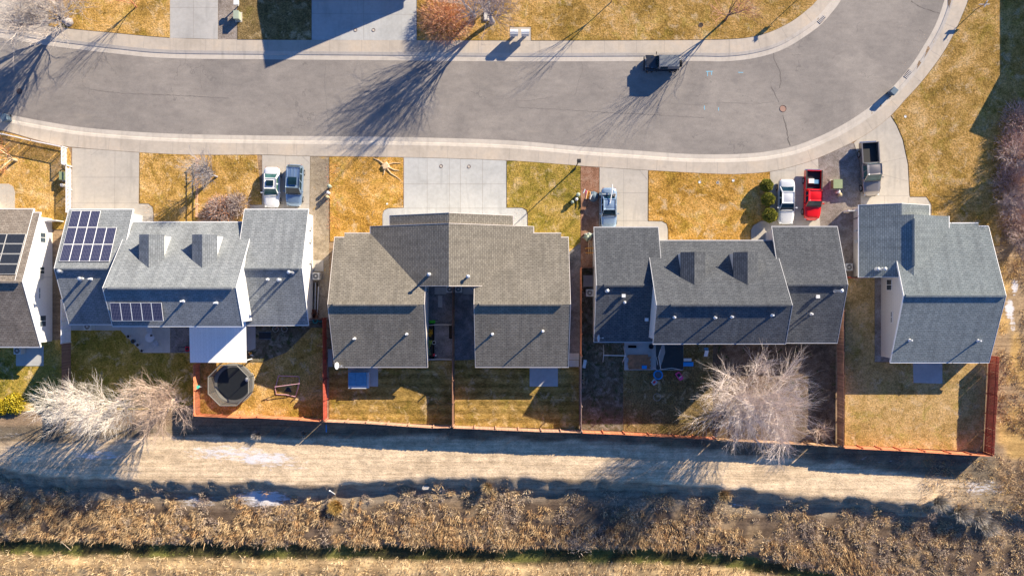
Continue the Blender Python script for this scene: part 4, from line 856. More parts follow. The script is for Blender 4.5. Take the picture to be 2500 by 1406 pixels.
# open topped off-roader on the road
x, y, _ = U(1618, 153, 1.0); jp = thing('off_road_vehicle', 'dark boxy off-roader with grey soft top parked at the kerb', 'off-road vehicle', (x, y, 0))
def jb(name, m, fn, smooth=False):
    k = MB(); fn(k); k.v = [(x-a+0, y-b, c) for (a,b,c) in k.v]; return k.build(name, m, jp, smooth=smooth)
zz = -.116
jb('body', 'paint_black', lambda k: (k.box(-1.75,.55,-.72,.72,.5,1.12), k.prism([(.55,-.68),(1.78,-.55),(1.78,.55),(.55,.68)], .5, 1.16)))
for s in (-1,1):
    jb('fender', 'paint_black', lambda k: (k.box(.95,1.85,min(s*.56,s*.86),max(s*.56,s*.86),.86,.93), k.box(-1.6,-.75,min(s*.72,s*.88),max(s*.72,s*.88),.9,.96), k.box(-.75,.95,min(s*.72,s*.8),max(s*.72,s*.8),.5,.56)))
    jb('headlight', 'lamp_clear', lambda k: k.box(1.78,1.82,s*.36-.09,s*.36+.09,.78,.96))
    jb('mirror', 'black_plastic', lambda k: (k.tube([(.62,s*.7,1.15),(.75,s*.98,1.3)],.025), k.box(.7,.76,s*1.0-.1,s*1.0+.1,1.22,1.45)))
jb('soft_top', 'soft_top', lambda k: k.add([(.42,-.64,1.78),(.42,.64,1.78),(-1.7,.64,1.8),(-1.7,-.64,1.8),(.5,-.72,1.12),(.5,.72,1.12),(-1.78,.72,1.12),(-1.78,-.72,1.12),(-.6,-.62,1.84),(-.6,.62,1.84)], [(0,1,9,8),(8,9,2,3),(0,8,3,7,4),(1,5,6,2,9),(2,6,7,3)]))
jb('windshield', 'car_glass', lambda k: k.add([(.66,-.66,1.14),(.66,.66,1.14),(.45,.62,1.72),(.45,-.62,1.72),(.62,-.66,1.14),(.62,.66,1.14),(.41,.62,1.72),(.41,-.62,1.72)], [(0,1,2,3),(7,6,5,4),(0,4,5,1),(1,5,6,2),(2,6,7,3),(3,7,4,0)]))
jb('windshield_frame', 'chrome', lambda k: (k.tube([(.68,-.69,1.12),(.45,-.66,1.76),(.45,.66,1.76),(.68,.69,1.12)], .035)))
for s in (-1,1): jb('side_window', 'car_glass', lambda k: k.add([(.3,s*.735,1.2),(-.5,s*.735,1.2),(-.5,s*.672,1.66),(.3,s*.665,1.66),(.3,s*.715,1.2),(-.5,s*.715,1.2),(-.5,s*.652,1.66),(.3,s*.645,1.66)], [(0,1,2,3),(7,6,5,4),(0,4,5,1),(2,6,7,3)]))
for y0_ in (-.3,.3): jb('hood_latch', 'chrome', lambda k: k.box(1.1,1.25,y0_*1.9-.02,y0_*1.9+.02,1.13,1.17))
jb('grille', 'chrome', lambda k: [k.box(1.785,1.8,-.3+.1*i,-.25+.1*i,.7,1.08) for i in range(7)])
jb('cowl_vent', 'black_plastic', lambda k: k.box(.66,.8,-.35,.35,1.155,1.175))
jb('bumper', 'black_plastic', lambda k: k.box(1.9,2.02,-.75,.75,.5,.66)); jb('bumper', 'black_plastic', lambda k: k.box(-1.9,-1.8,-.7,.7,.5,.62))
def wh(k, cx, cy, rr=.38, ax='y', hw=.13, cz=None):
    n = 20; cz = rr if cz is None else cz; v = []
    for o, q in ((-hw,rr*.85),(-hw*.85,rr),(hw*.85,rr),(hw,rr*.85)):
        for i in range(n):
            a = 2*pi*i/n; v.append((cx+q*cos(a), cy+o, cz+q*sin(a)) if ax == 'y' else (cx+o, cy+q*cos(a), cz+q*sin(a)))
    k.add(v, [(j*n+i,j*n+(i+1)%n,(j+1)*n+(i+1)%n,(j+1)*n+i) for j in range(3) for i in range(n)]+[list(range(n)), list(range(3*n,4*n))[::-1]])
for wx_ in (1.35,-1.2):
    for s in (-1,1):
        t = jb('wheel', 'tyre', lambda k: wh(k, wx_, s*.74)); k = MB(); wh(k, wx_, s*.74, .2, 'y', .137, .38); k.v = [(x-a, y-b, c) for a,b,c in k.v]; k.build('rim', 'rim', t)
jb('spare_wheel', 'tyre', lambda k: wh(k, -1.98, .1, .37, 'x', .12, 1.0))
jb('roll_bar', 'black_plastic', lambda k: k.tube([(-.2,-.6,1.1),(-.2,-.58,1.74),(-.2,.58,1.74),(-.2,.6,1.1)], .04))
jp.location = (x, y, -.1)
# ------------------------------------------------------------------ trees
def bark(name, c): return plain(name, c, .9, var=.35, scale=6, spec=.1)
bark('bark_pale', (.62,.54,.47)); bark('bark_pinkish', (.7,.6,.54)); bark('bark_white', (.76,.68,.6)); bark('bark_warm', (.56,.43,.34)); bark('bark_grey', (.36,.33,.33)); bark('bark_rust', (.5,.22,.12)); bark('bark_orange', (.62,.3,.14)); bark('bark_purple', (.44,.35,.33)); bark('bark_dark', (.17,.12,.1)); bark('bark_pink', (.6,.3,.22)); bark('bark_tan', (.5,.4,.27))
def tree(name, label, px, py, h, rad, mt, mb_, counts=(7,5,6,6), seed=1, thick=1.0, up=.5, trunk=.16, fork=.16, cat='tree', group='bare winter trees', sx=1, sy=1, tw=1.0):
    rnd = random.Random(seed); x, y, _ = G(px, py); z0 = gz(x, y)-.05; r = thing(name, label, cat, (x, y, z0), group)
    T = MB(); B = MB(); Ltot = math.hypot(rad, h)
    lens = [.5, .34, .23, .16]; rs = [.075, .036, .018, .0105]
    if len(counts) == 3: lens = [.55,.4,.27]; rs = [.06,.022,.0115]
    def grow(p, d, L, lv, R0):
        k = 5 if lv < 2 else 4; pts = [p]; cur = p; dd = d
        for i in range(k-1):
            j = .16 if lv < 2 else .26
            dd = (dd + Vector((rnd.uniform(-j,j), rnd.uniform(-j,j), rnd.uniform(-j,j)+(.07 if lv < 2 else .03)))).normalized(); cur = cur + dd*(L/(k-1)); pts.append(cur)
        rr = [R0*(1-.72*i/(k-1)) for i in range(k)]
        (T if lv == 0 else B).tube(pts, rr, 5 if lv < 1 else 3, cap=False)
        if lv+1 < len(counts):
            n = counts[lv+1]
            for q in range(n):
                t = .25+.75*(q+rnd.random())/n; t = min(.99, t); s = t*(k-1); i = int(s); pp = pts[i].lerp(pts[i+1], s-i)
                ax = dd.cross(Vector((rnd.uniform(-1,1), rnd.uniform(-1,1), rnd.uniform(-1,1)))).normalized(); an = rnd.uniform(.3,.75) if lv < 2 else rnd.uniform(.25,.7)
                nd = (dd*cos(an)+ax*sin(an)); nd.z += .1; nd.normalize()
                grow(pp, nd, Ltot*lens[lv+1]*rnd.uniform(.7,1.15), lv+1, rs[lv+1]*thick*rnd.uniform(.8,1.2)*(tw if lv+1 == len(counts)-1 else 1))
    zf = h*fork; base = Vector((x, y, z0)); top = base+Vector((rnd.uniform(-.05,.05)*h, rnd.uniform(-.05,.05)*h, zf+.2))
    T.tube([base, base.lerp(top,.3), top], [trunk*1.5*thick, trunk*thick, trunk*.8*thick], 7)
    n0 = counts[0]; th = math.atan2(rad, h-zf)
    for i in range(n0):
        a = 2*pi*(i+rnd.uniform(-.3,.3))/n0+seed; tt = th*(rnd.uniform(.75,1.15) if i % 3 else rnd.uniform(.1,.55))
        d = Vector((sin(tt)*cos(a)*sx, sin(tt)*sin(a)*sy, cos(tt))).normalized()
        grow(base.lerp(top, rnd.uniform(.6,.98)), d, Ltot*lens[0]*rnd.uniform(.85,1.1), 0, rs[0]*thick*rnd.uniform(.8,1.2))
    T.build('trunk', mt, r, smooth=True, uv=False); B.build('branches', mb_, r, uv=False); return r
tree('bare_tree', 'tall bare pale tree with far spreading twigs at the upper left corner', 168, 55, 7.4, 5.8, 'bark_grey', 'bark_pale', (12,7,7,6), 3, 1.5, tw=.8, trunk=.26)
tree('bare_tree', 'small rusty bare tree on the golden lawn by the first grey driveway', 333, 18, 5.0, 2.0, 'bark_rust', 'bark_orange', (5,5,5), 5, .8, trunk=.1)
tree('bare_tree', 'forked bare grey tree behind the twin white mailboxes', 1202, 55, 9.2, 4.0, 'bark_grey', 'bark_purple', (8,5,6,5), 8, 1.2, tw=.75, trunk=.2)
tree('bare_tree', 'second leaning bare tree rising from the rusty shrub near the pale driveway', 1158, 40, 8.6, 3.6, 'bark_grey', 'bark_grey', (6,5,6,4), 9, 1.2, tw=.75, trunk=.16)
tree('bare_tree', 'slim bare sapling with pink twigs at the top of the golden lawn', 1492, 6, 4.8, 1.6, 'bark_dark', 'bark_pink', (5,4,5), 11, .7, trunk=.07, fork=.4)
tree('bare_tree', 'bare tree with pink red twigs whose shadow crosses the off-roader', 1770, 50, 6.6, 2.4, 'bark_dark', 'bark_pink', (6,6,6), 12, 1.0, trunk=.11, fork=.3)
tree('bare_tree', 'tangled tan tree behind the white picket fence in the corner yard', 40, 392, 4.2, 3.8, 'bark_tan', 'bark_orange', (7,6,6), 13, 1.3, trunk=.12)
tree('bare_tree', 'spindly grey tree beside the rail fence on the leafy front lawn', 530, 432, 5.0, 2.3, 'bark_grey', 'bark_grey', (8,6,6,5), 14, .9, trunk=.12, sx=.9)
tree('bare_tree', 'widest white barked bare tree below the left back yard', 290, 976, 6.4, 5.0, 'bark_pale', 'bark_white', (11,6,7,6), 15, 1.1, trunk=.24, sx=1.55, sy=.66, tw=.8)
tree('bare_tree', 'white barked bare tree leaning out over the dirt track at the far left', 205, 984, 5.6, 4.0, 'bark_pale', 'bark_white', (8,5,6,6), 25, 1.1, trunk=.18, sx=1.55, sy=.66, tw=.8)
tree('bare_tree', 'warm tan bare tree between the widest white tree and the orange fence', 430, 974, 6.4, 3.9, 'bark_warm', 'bark_warm', (10,6,7,7), 16, 1.2, trunk=.18, tw=.8)
tree('bare_tree', 'very large bare tree in the yard of the charcoal duplex', 1812, 972, 7.2, 6.7, 'bark_warm', 'bark_pinkish', (14,8,8,8), 41, 1.1, trunk=.3, sx=1.05, sy=.92, tw=.75)
tree('shrub', 'small bare tan shrub by the broken fence right of the large yard tree', 1992, 1050, 2.6, 1.5, 'bark_warm', 'bark_warm', (8,6,6), 18, .9, trunk=.05, fork=.05, cat='shrub', group='bare shrubs')
for i, (a, b, hh, rr, lab) in enumerate([(2505,400,5.0,3.4,'purple brown bare thicket tree at the right edge, upper of three'), (2478,500,3.2,2.8,'purple brown bare thicket tree at the right edge, middle of three'), (2505,590,2.8,2.8,'purple brown bare thicket tree at the right edge, lowest of three')]):
    tree('bare_tree', lab, a-22, b, hh, rr, 'bark_dark', 'bark_purple', (8,6,7,6), 20+i, 1.1, fork=.06, trunk=.12, tw=.9)
# shrubs grown from many twigs
def hemi(px, py, h, rad, n, cols, label, name='shrub', cat='shrub', group='bare shrubs', L=.5, wid=.018, z=None, seed=0, part='twigs', leaf=False):
    r_ = np.random.RandomState(seed+int(px)); x, y, _ = G(px, py); z = gz(x, y) if z is None else z; z = max(z, -3)
    r = thing(name, label, cat, (x, y, z), group)
    u = r_.rand(n)**.45; a = r_.rand(n)*2*pi; cz = r_.rand(n)**.8; sxy = np.sqrt(np.maximum(0, 1-cz**2))
    d = np.stack([sxy*np.cos(a), sxy*np.sin(a), cz], -1); P = d*np.array([rad, rad, h])*u[:, None]; P[:, 2] += .05
    dr = d*.9+r_.randn(n, 3)*(.9 if leaf else .42); dr[:, 2] += .12; dr /= np.linalg.norm(dr, axis=1)[:, None]
    blades(None, P+np.array([x, y, z]), dr, L*(.6+.8*r_.rand(n)), wid*(.6+.8*r_.rand(n)), np.array(cols)[r_.randint(len(cols), size=n)]*(.75+.5*r_.rand(n))[:, None], parent=r, part=part, seed=seed)
    if not leaf:
        m = MB()
        for i in range(7): b = i*.9; m.tube([(x,y,z-.1),(x+.3*rad*cos(b),y+.3*rad*sin(b),z+h*.5),(x+.7*rad*cos(b),y+.7*rad*sin(b),z+h*.85)], [.035,.022,.01], 4)
        m.build('stem', 'bark_dark', r, uv=False)
    else: m = MB(); m.tube([(x,y,z-.1),(x,y,z+h*.5)], .06, 6); m.build('stem', 'bark_dark', r, uv=False)
    return r
attrmat('twig_mix', .95)
def blades(name, P, D, L, W, C, parent=None, part='twigs', seed=0):
    """thin bent blades, two triangles each"""
    n = len(P); r_ = np.random.RandomState(seed+5); rv = r_.randn(n, 3); s = np.cross(D, rv); s /= np.linalg.norm(s, axis=1)[:, None]+1e-9
    L = np.asarray(L)[:, None]; W = np.asarray(W)[:, None]; bend = r_.randn(n, 3)*.18
    a = P-s*W; b = P+s*W; m1 = P+D*L*.55; c = m1+s*W*.8; c2 = m1-s*W*.8; t = m1+(D+bend)*L*.45
    V = np.stack([a, b, c, c2, t], 1).reshape(-1, 3)
    o3 = np.array(parent['_w']) if parent is not None else np.zeros(3); V = V-o3
    o = (np.arange(n)*5)[:, None]; F1 = (o+np.array([0,1,2,3])); F2 = (o+np.array([3,2,4]))
    me = bpy.data.meshes.new(part if parent is not None else name); me.vertices.add(len(V)); me.vertices.foreach_set('co', V.astype('f').ravel())
    li = np.concatenate([np.concatenate([F1, F2], 1)], 0).ravel(); me.loops.add(len(li)); me.loops.foreach_set('vertex_index', li.astype('i'))
    st = (np.arange(n)*7)[:, None]+np.array([0,4]); tot = np.tile([4,3], n); me.polygons.add(2*n); me.polygons.foreach_set('loop_start', st.ravel().astype('i')); me.polygons.foreach_set('loop_total', tot.astype('i'))
    me.update(); ca = me.color_attributes.new('Col', 'FLOAT_COLOR', 'POINT'); ca.data.foreach_set('color', np.repeat(np.concatenate([C, np.ones((n,1))], 1), 5, 0).astype('f').ravel())
    me.materials.append(MT['twig_mix']); ob = bpy.data.objects.new(part if parent is not None else name, me); COL.objects.link(ob)
    if parent is not None: ob.parent = parent
    return ob
rust = [(.72,.36,.2),(.62,.3,.16),(.78,.48,.3),(.5,.3,.2)]; grey = [(.42,.36,.35),(.5,.42,.4),(.3,.25,.24)]
hemi(1090, 48, 1.9, 3.0, 3600, rust, 'large rusty orange bare shrub between the pale driveway and the forked tree', L=.6, wid=.016)
for i, (a_, b_, r_, h_, l_) in enumerate(((2492,300,2.6,2.4,'reddish brown bare thicket at the right edge, uppermost of four'),(2478,372,2.6,2.6,'reddish brown bare thicket at the right edge, second of four'),(2470,448,2.4,2.2,'reddish brown bare thicket at the right edge, third of four'),(2490,530,2.6,1.8,'reddish brown bare thicket at the right edge, lowest of four'))):
    hemi(a_, b_, h_*.8, r_, 3800, [(.56,.38,.32),(.66,.48,.42),(.44,.29,.25),(.7,.56,.5)], l_, 'thicket', 'thicket', 'thickets at the right edge', .5, .016, 0, i)
hemi(543, 515, 1.7, 1.7, 2600, rust[:1]+grey, 'reddish grey bare shrub on the leafy lawn against the slate duplex', L=.5, wid=.018)
hemi(582, 500, 1.3, 1.4, 1500, grey, 'pale grey bare shrub right of the reddish one against the slate duplex', L=.45, wid=.016)
hemi(515, 533, 1.2, 1.2, 1200, grey+[(.5,.3,.2)], 'low twiggy shrub left of the reddish one against the slate duplex', L=.4, wid=.016)
hemi(38, 984, .7, 1.25, 2600, [(.5,.4,.03),(.4,.3,.02),(.56,.46,.06)], 'bright yellow leafed shrub at the left edge beside the white trees', L=.14, wid=.05, leaf=True, part='foliage', group=None)
hemi(6, 993, .6, .9, 1400, [(.46,.37,.03),(.38,.28,.02)], 'second yellow shrub cut by the left edge of the photo', L=.14, wid=.05, leaf=True, part='foliage', group=None)
def topiary(px, py, rad, label):
    x, y, _ = U(px, py, rad); r = thing('round_shrub', label, 'shrub', (x, y, 0), 'clipped round evergreen shrubs'); r_ = np.random.RandomState(int(py)); n = 4200
    a = r_.rand(n)*2*pi; cz = r_.rand(n)*2-1; sx = np.sqrt(1-cz**2); d = np.stack([sx*np.cos(a), sx*np.sin(a), cz], -1)
    bump = 1+.05*np.sin(7*a)*sx; P = d*(rad*.92*bump*(.9+.1*r_.rand(n)))[:, None]+np.array([x, y, rad*1.05]); P[:, 2] = np.maximum(P[:, 2], .03)
    dr = d+r_.randn(n, 3)*.5; dr /= np.linalg.norm(dr, axis=1)[:, None]
    C = np.array([(.2,.22,.03),(.13,.16,.03),(.34,.32,.05),(.46,.4,.08)])[r_.randint(4, size=n)]*(.7+.6*r_.rand(n))[:, None]
    blades(None, P, dr, .05+.08*r_.rand(n), .02+.012*r_.rand(n), C, r, 'foliage'); m = MB(); m.lathe(x, y, [(.08,0),(.06,rad*.4),(rad*.75,rad*.6),(rad*.8,rad*1.2),(rad*.5,rad*1.7),(.02,rad*1.8)], 12); plain('leaf_core', (.03,.04,.012), .95) if 'leaf_core' not in MT else None
    m.build('stem', 'leaf_core', r, uv=False)
topiary(1871, 453, .74, 'clipped round evergreen shrub, uppermost of the three beside the white sedan'); topiary(1875, 487, .78, 'clipped round evergreen shrub, middle of the three beside the white sedan'); topiary(1879, 526, .84, 'clipped round evergreen shrub, lowest of the three beside the white sedan')
# ------------------------------------------------------------------ brush, weeds, reeds (nobody could count them)
def scatter(N0, fx, seed):
    r_ = np.random.RandomState(seed); X = r_.uniform(-62, 62, N0); Y = r_.uniform(-36, 16, N0); z, s, d = hfun(X, Y); px = X*K+1250; py = 703-Y*K
    pr = fx(X, Y, px, py, s, d); k = r_.rand(N0) < pr; return X[k], Y[k], z[k], s[k], d[k], px[k], py[k]
def tuftset(name, label, cat, X, Y, Z, nb, L, W, cols, seed, spread=.55, lean=(0,0), rad=.12, ksz=None):
    r_ = np.random.RandomState(seed); n = len(X); N1 = n*nb; ksz = np.ones(n) if ksz is None else ksz; kk = np.repeat(ksz, nb)
    P = np.stack([np.repeat(X, nb), np.repeat(Y, nb), np.repeat(Z, nb)], -1)+np.stack([r_.randn(N1)*rad*kk, r_.randn(N1)*rad*kk, np.full(N1, -.03)], -1)
    D = np.stack([r_.randn(N1)*spread+lean[0], r_.randn(N1)*spread+lean[1], .55+.6*r_.rand(N1)], -1); D /= np.linalg.norm(D, axis=1)[:, None]
    base = np.array(cols)[r_.randint(len(cols), size=n)]; C = np.repeat(base, nb, 0)*(.65+.7*r_.rand(N1))[:, None]
    o = blades(name, P, D, L*(.5+r_.rand(N1))*kk, W*(.6+.8*r_.rand(N1)), np.clip(C, 0, .9), seed=seed)
    return tag(o, label, cat, None, 'stuff')
tan = [(.66,.48,.27),(.56,.4,.22),(.74,.56,.35),(.45,.32,.19),(.36,.25,.16)]; dk = [(.4,.31,.25),(.5,.4,.3),(.3,.23,.19),(.56,.45,.34)]
gold = [(.6,.42,.23),(.5,.34,.18),(.7,.52,.31),(.38,.25,.14),(.45,.27,.13)]
fr_ = lambda px, py: 1-np.clip(1.2-((px-650)/100)**2-((py-1225)/30)**2, 0, 1)
# golden hummock grass drooping toward the ditch
X, Y, Z, s, d, px, py = scatter(60000, lambda X,Y,px,py,s,d: np.where((s > 36+30*(vnoise(X,Y,.3,77)-.5)*2)&(d < -1)&(py < 1425), np.where(vnoise(X,Y,.4,50)*.55+vnoise(X,Y,1.1,49)*.45+np.clip((d+80)/260,-.3,.22)-.2*np.clip((px-900)/700,0,1)*(d < -55) > .515, .65, .02)*fr_(px,py), 0), 51)
tuftset('dry_grass', 'golden hummocks of long dry grass on the bank above the ditch', 'grass', X, Y, Z, 20, .46, .021, gold, 53, .4, lean=(-.12,-.5), rad=.15, ksz=.5+1.1*vnoise(X,Y,.9,58))
# brown brush in rounded clumps with dark gaps
X, Y, Z, s, d, px, py = scatter(26000, lambda X,Y,px,py,s,d: np.where((s > 14)&(d < -4)&(py < 1425), np.where(vnoise(X,Y,.55,70)*.55+vnoise(X,Y,1.6,69)*.45+np.clip((px-1250)/9000,-.12,.06) > .53, .6, .015)*fr_(px,py)*np.clip((s-10)/30,.1,1), 0), 52)
tuftset('brush', 'brown thorny brush in rounded clumps on the bank, thickest to the right', 'brush', X, Y, Z+.18, 64, .24, .019, dk+tan[:3], 54, 1.1, rad=.24, ksz=.6+1.5*vnoise(X,Y,.8,59)**1.4)
X, Y, Z, s, d, px, py = scatter(42000, lambda X,Y,px,py,s,d: np.where(d > 36, .9, 0), 55)
tuftset('dry_grass', 'pale tan dry grass along the bottom edge below the green ditch', 'grass', X, Y, Z, 12, .4, .02, [(.64,.47,.27),(.56,.4,.22),(.72,.56,.36),(.42,.29,.17)], 56, .5, lean=(-.2,-.35), rad=.14, ksz=.5+1.1*vnoise(X,Y,1.3,57))
X, Y, Z, s, d, px, py = scatter(40000, lambda X,Y,px,py,s,d: np.where((d > 2)&(d < 38), .75*(vnoise(X,Y,.5,60) > .35), 0), 57)
tuftset('water_weed', 'green cress and weed filling the narrow ditch', 'weeds', X, Y, Z+.02, 10, .1, .035, [(.2,.21,.05),(.13,.14,.04),(.28,.29,.07),(.11,.1,.04)], 61, 1.0, rad=.2)
X, Y, Z, s, d, px, py = scatter(60000, lambda X,Y,px,py,s,d: np.where((py > 1052+(px-1100)*.04)&(py < yat(TRU, px)+6)&(px > 470)|(py > 1052)&(py < 1075)&(px < 480), .5*(vnoise(X,Y,.7,62) > .4), 0)+np.where((s > -6)&(s < 22), .12, 0), 63)
tuftset('weeds', 'low dark weeds along the foot of the back fences', 'weeds', X, Y, Z, 10, .2, .014, [(.3,.23,.17),(.24,.18,.13),(.4,.3,.2)], 64, .9, rad=.15)
X, Y, Z, s, d, px, py = scatter(60000, lambda X,Y,px,py,s,d: np.where((px > 2438)&(py > 380)&(py < 1260)&(np.hypot((px-2470)/24,(py-755)/75) > 1), .55*(vnoise(X,Y,.5,66) > .3), 0)+np.where((px > 2200)&(py > 1118)&(s < 26)&(px > 2250+(1165-py)*.2), .28, 0), 65)
tuftset('dry_grass', 'tangled tan grass and brush on the open ground right of the red fence', 'grass', X, Y, Z, 18, .3, .018, tan+[(.6,.4,.15),(.3,.24,.2)], 67, .8, rad=.2, ksz=.7+.8*vnoise(X,Y,.4,68))
# fallen leaves
def litter(label, poly, n, cols, seed, sz=.05):
    r_ = np.random.RandomState(seed); x0, x1, y0, y1 = poly; X = (r_.uniform(x0, x1, n)-1250)/K; Y = (703-r_.uniform(y0, y1, n))/K; P = np.stack([X, Y, np.full(n, .04)], -1)
    D = r_.randn(n, 3); D[:, 2] = np.abs(D[:, 2])*.25; D /= np.linalg.norm(D, axis=1)[:, None]
    tag(blades('leaf_litter', P, D, sz*(.6+r_.rand(n)), sz*.5*(.6+r_.rand(n)), np.array(cols)[r_.randint(len(cols), size=n)], seed=seed), label, 'fallen leaves', None, 'stuff')
lc = [(.75,.5,.3),(.6,.3,.14),(.8,.62,.42),(.35,.2,.1)]
litter('fallen leaves scattered over the lawn with the rail fence', (344,636,376,540), 1600, lc, 70); litter('fallen red leaves round the garden edging beside the brown duplex', (796,830,400,560), 500, [(.6,.14,.06),(.7,.3,.15)], 71)
litter('fallen leaves inside the picket fence corner yard', (0,160,345,520), 900, lc, 72); litter('small pale leaves on the lawn right of the wide pale driveway', (1240,1415,400,580), 500, lc, 73, .04); litter('leaves on the golden lawn in the lower right yard', (2066,2390,900,1090), 250, lc, 74, .04)
litter('pale specks on the big lawn by the road bend', (2190,2430,60,540), 500, lc, 75, .04)
# large single tufts
def tuft(px, py, h, rad, n, cols, label, seed=0, wid=.02, L=.9):
    x, y, _ = G(px, py); z = gz(x, y); r_ = np.random.RandomState(seed); r = thing('grass_tuft', label, 'grass tuft', (x, y, z), 'large dry grass tufts')
    a = r_.rand(n)*2*pi; q = r_.rand(n)**.5; P = np.stack([x+rad*.3*q*np.cos(a), y+rad*.3*q*np.sin(a), np.full(n, z)], -1); D = np.stack([np.cos(a)*q*rad/h, np.sin(a)*q*rad/h, np.ones(n)], -1)+r_.randn(n, 3)*.12; D /= np.linalg.norm(D, axis=1)[:, None]
    blades(None, P, D, h*L*(.7+.5*r_.rand(n)), wid*(.6+.8*r_.rand(n)), np.array(cols)[r_.randint(len(cols), size=n)]*(.75+.5*r_.rand(n))[:, None], r, 'stalks', seed)
tuft(815, 1243, 1.1, 1.0, 1300, [(.6,.4,.13),(.52,.34,.12)], 'large golden round tuft in the brush below the leaning white post', 1)
for i, (a, b) in enumerate(((2355,1252),(2395,1262),(2425,1290))): tuft(a, b, 1.5, 1.3, 900, [(.6,.56,.5),(.5,.45,.38),(.42,.36,.3)], ['tall silvery plume grass tuft, left of three at the lower right','tall silvery plume grass tuft, middle of three at the lower right','tall silvery plume grass tuft, right of three at the lower right'][i], 2+i)
tuft(2290, 1225, 1.3, 1.2, 700, [(.5,.47,.42),(.4,.35,.28)], 'thin silvery tuft at the lower right end of the dirt track', 6)
tuft(630, 1060, .9, .6, 350, [(.45,.4,.36),(.5,.45,.4)], 'pale twiggy tuft outside the orange fence', 7); tuft(742, 1058, .7, .5, 200, [(.5,.44,.36)], 'small pale tuft outside the fence of the hot tub yard', 8)
tuft(1190, 1192, 1.0, .8, 500, [(.55,.42,.25),(.45,.34,.2)], 'tan tuft at the track edge near the middle of the bank', 9); tuft(1770, 1212, 1.2, .8, 500, [(.5,.38,.22),(.4,.3,.18)], 'tan tuft standing above the bank near the right of the track', 10)
# ------------------------------------------------------------------ small things
def col(name, c, r=.5, **k): plain(name, c, r, **k) if name not in MT else None; return name
col('green_box', (.26,.31,.17), .6); col('pale_green', (.36,.42,.33), .6); col('cream_box', (.75,.7,.62), .6); col('tan_box', (.62,.5,.28), .6); col('bin_blue', (.1,.15,.2), .5); col('grey_metal', (.55,.56,.57), .4)
col('plank', (.42,.2,.1), .7, var=.3); col('plank_light', (.62,.44,.25), .8, var=.25); col('toy_blue', (.02,.3,.75), .35); col('toy_pink', (.72,.08,.28), .4); col('toy_red', (.7,.03,.06), .4); col('orange_toy', (.85,.36,.05), .5); col('net_black', (.03,.035,.04), .8)
col('pad_taupe', (.2,.19,.17), .8); col('spa_blue', (.13,.3,.45), .6, var=.15); col('steel_pipe', (.6,.58,.56), .4); col('pink_tube', (.62,.36,.4), .5); col('lime', (.08,.55,.04), .4); col('pot', (.4,.42,.45), .6); col('soil', (.06,.045,.035), .95); col('teal', (.05,.4,.33), .5); col('iron', (.13,.09,.08), .7); col('stump_wood', (.68,.5,.3), .85, var=.2); col('chair_cloth', (.5,.52,.56), .8); col('lid_white', (.75,.75,.74), .5)
def T(name, label, cat, px, py, h=0, group=None):
    x, y, _ = U(px, py, h); return thing(name, label, cat, (x, y, 0), group), x, y
def part(r, name, m, fn, **k): b = MB(); fn(b); return b.build(name, m, r, **k)
# cluster mailboxes on their slab
for px, lab in ((1255,'white cluster mailbox, left of the pair on the kerb slab'), (1282.5,'white cluster mailbox, right of the pair on the kerb slab')):
    r, x, y = T('mailbox', lab, 'mailbox', px, 78, 1.5, 'cluster mailboxes'); w = .42
    part(r, 'box', 'grey_metal', lambda b: b.box(x-w, x+w, y-.22, y+.24, .55, 1.5)); part(r, 'pedestal', 'grey_metal', lambda b: b.box(x-.14, x+.14, y-.12, y+.12, 0, .55)); part(r, 'top', 'lid_white', lambda b: b.add([(x-w-.02,y-.02,1.56),(x+w+.02,y-.02,1.56),(x+w+.02,y+.27,1.5),(x-w-.02,y+.27,1.5),(x-w-.02,y-.24,1.38),(x+w+.02,y-.24,1.38),(x-w-.02,y+.27,1.44),(x+w+.02,y+.27,1.44)], [(0,1,2,3),(4,5,1,0),(3,2,7,6),(0,3,6,4),(1,5,7,2),(4,6,7,5)]))
def ubox(px, py, w, d, h, m, label, name='utility_box', a=0, group='utility boxes', lid=None, cat='utility box'):
    r, x, y = T(name, label, cat, px, py, h, group); part(r, 'cabinet', m, lambda b: b.obox(x, y, w, d, -.02, h-.05, a)); part(r, 'lid', lid or m, lambda b: b.obox(x, y, w+.05, d+.05, h-.048, h, a)); part(r, 'pad', 'kerb', lambda b: b.obox(x, y, w+.25, d+.25, -.05, .05, a))
ubox(576, 36, .55, .85, .9, 'pale_green', 'grey green utility cabinet on the stony strip between driveway and shaded lawn')
ubox(1188, 38, .5, .9, .25, 'cream_box', 'low pale utility lid in the grass left of the forked tree')
ubox(150, 429, .5, .85, .8, 'green_box', 'green utility cabinet behind the picket fence'); ubox(2046, 449, .95, .95, .85, 'green_box', 'olive green transformer cabinet on the stony strip by the grey pickup')
def peg(px, py, r0, h, m, label, dome=True, group='service pedestals'):
    r, x, y = T('service_pedestal', label, 'service pedestal', px, py, h, group); part(r, 'post', m, lambda b: b.lathe(x, y, [(r0*.8,0),(r0*.8,h*.8),(r0,h*.8),(r0,h-.03),(r0*.7,h)], 12))
    part(r, 'cap', m, lambda b: b.lathe(x, y, [(r0*.7,h),(r0*.5,h+.05),(.0,h+.07)], 12))
peg(150, 452, .2, .7, 'cream_box', 'white service pedestal below the green cabinet behind the picket fence'); peg(803, 454, .2, .9, 'pale_green', 'green service pedestal, uppermost of three beside the stony strip'); peg(800, 470, .17, .8, 'lid_white', 'white service pedestal, middle of three beside the stony strip'); peg(798, 480, .17, .8, 'tan_box', 'tan service pedestal, lowest of three beside the stony strip')
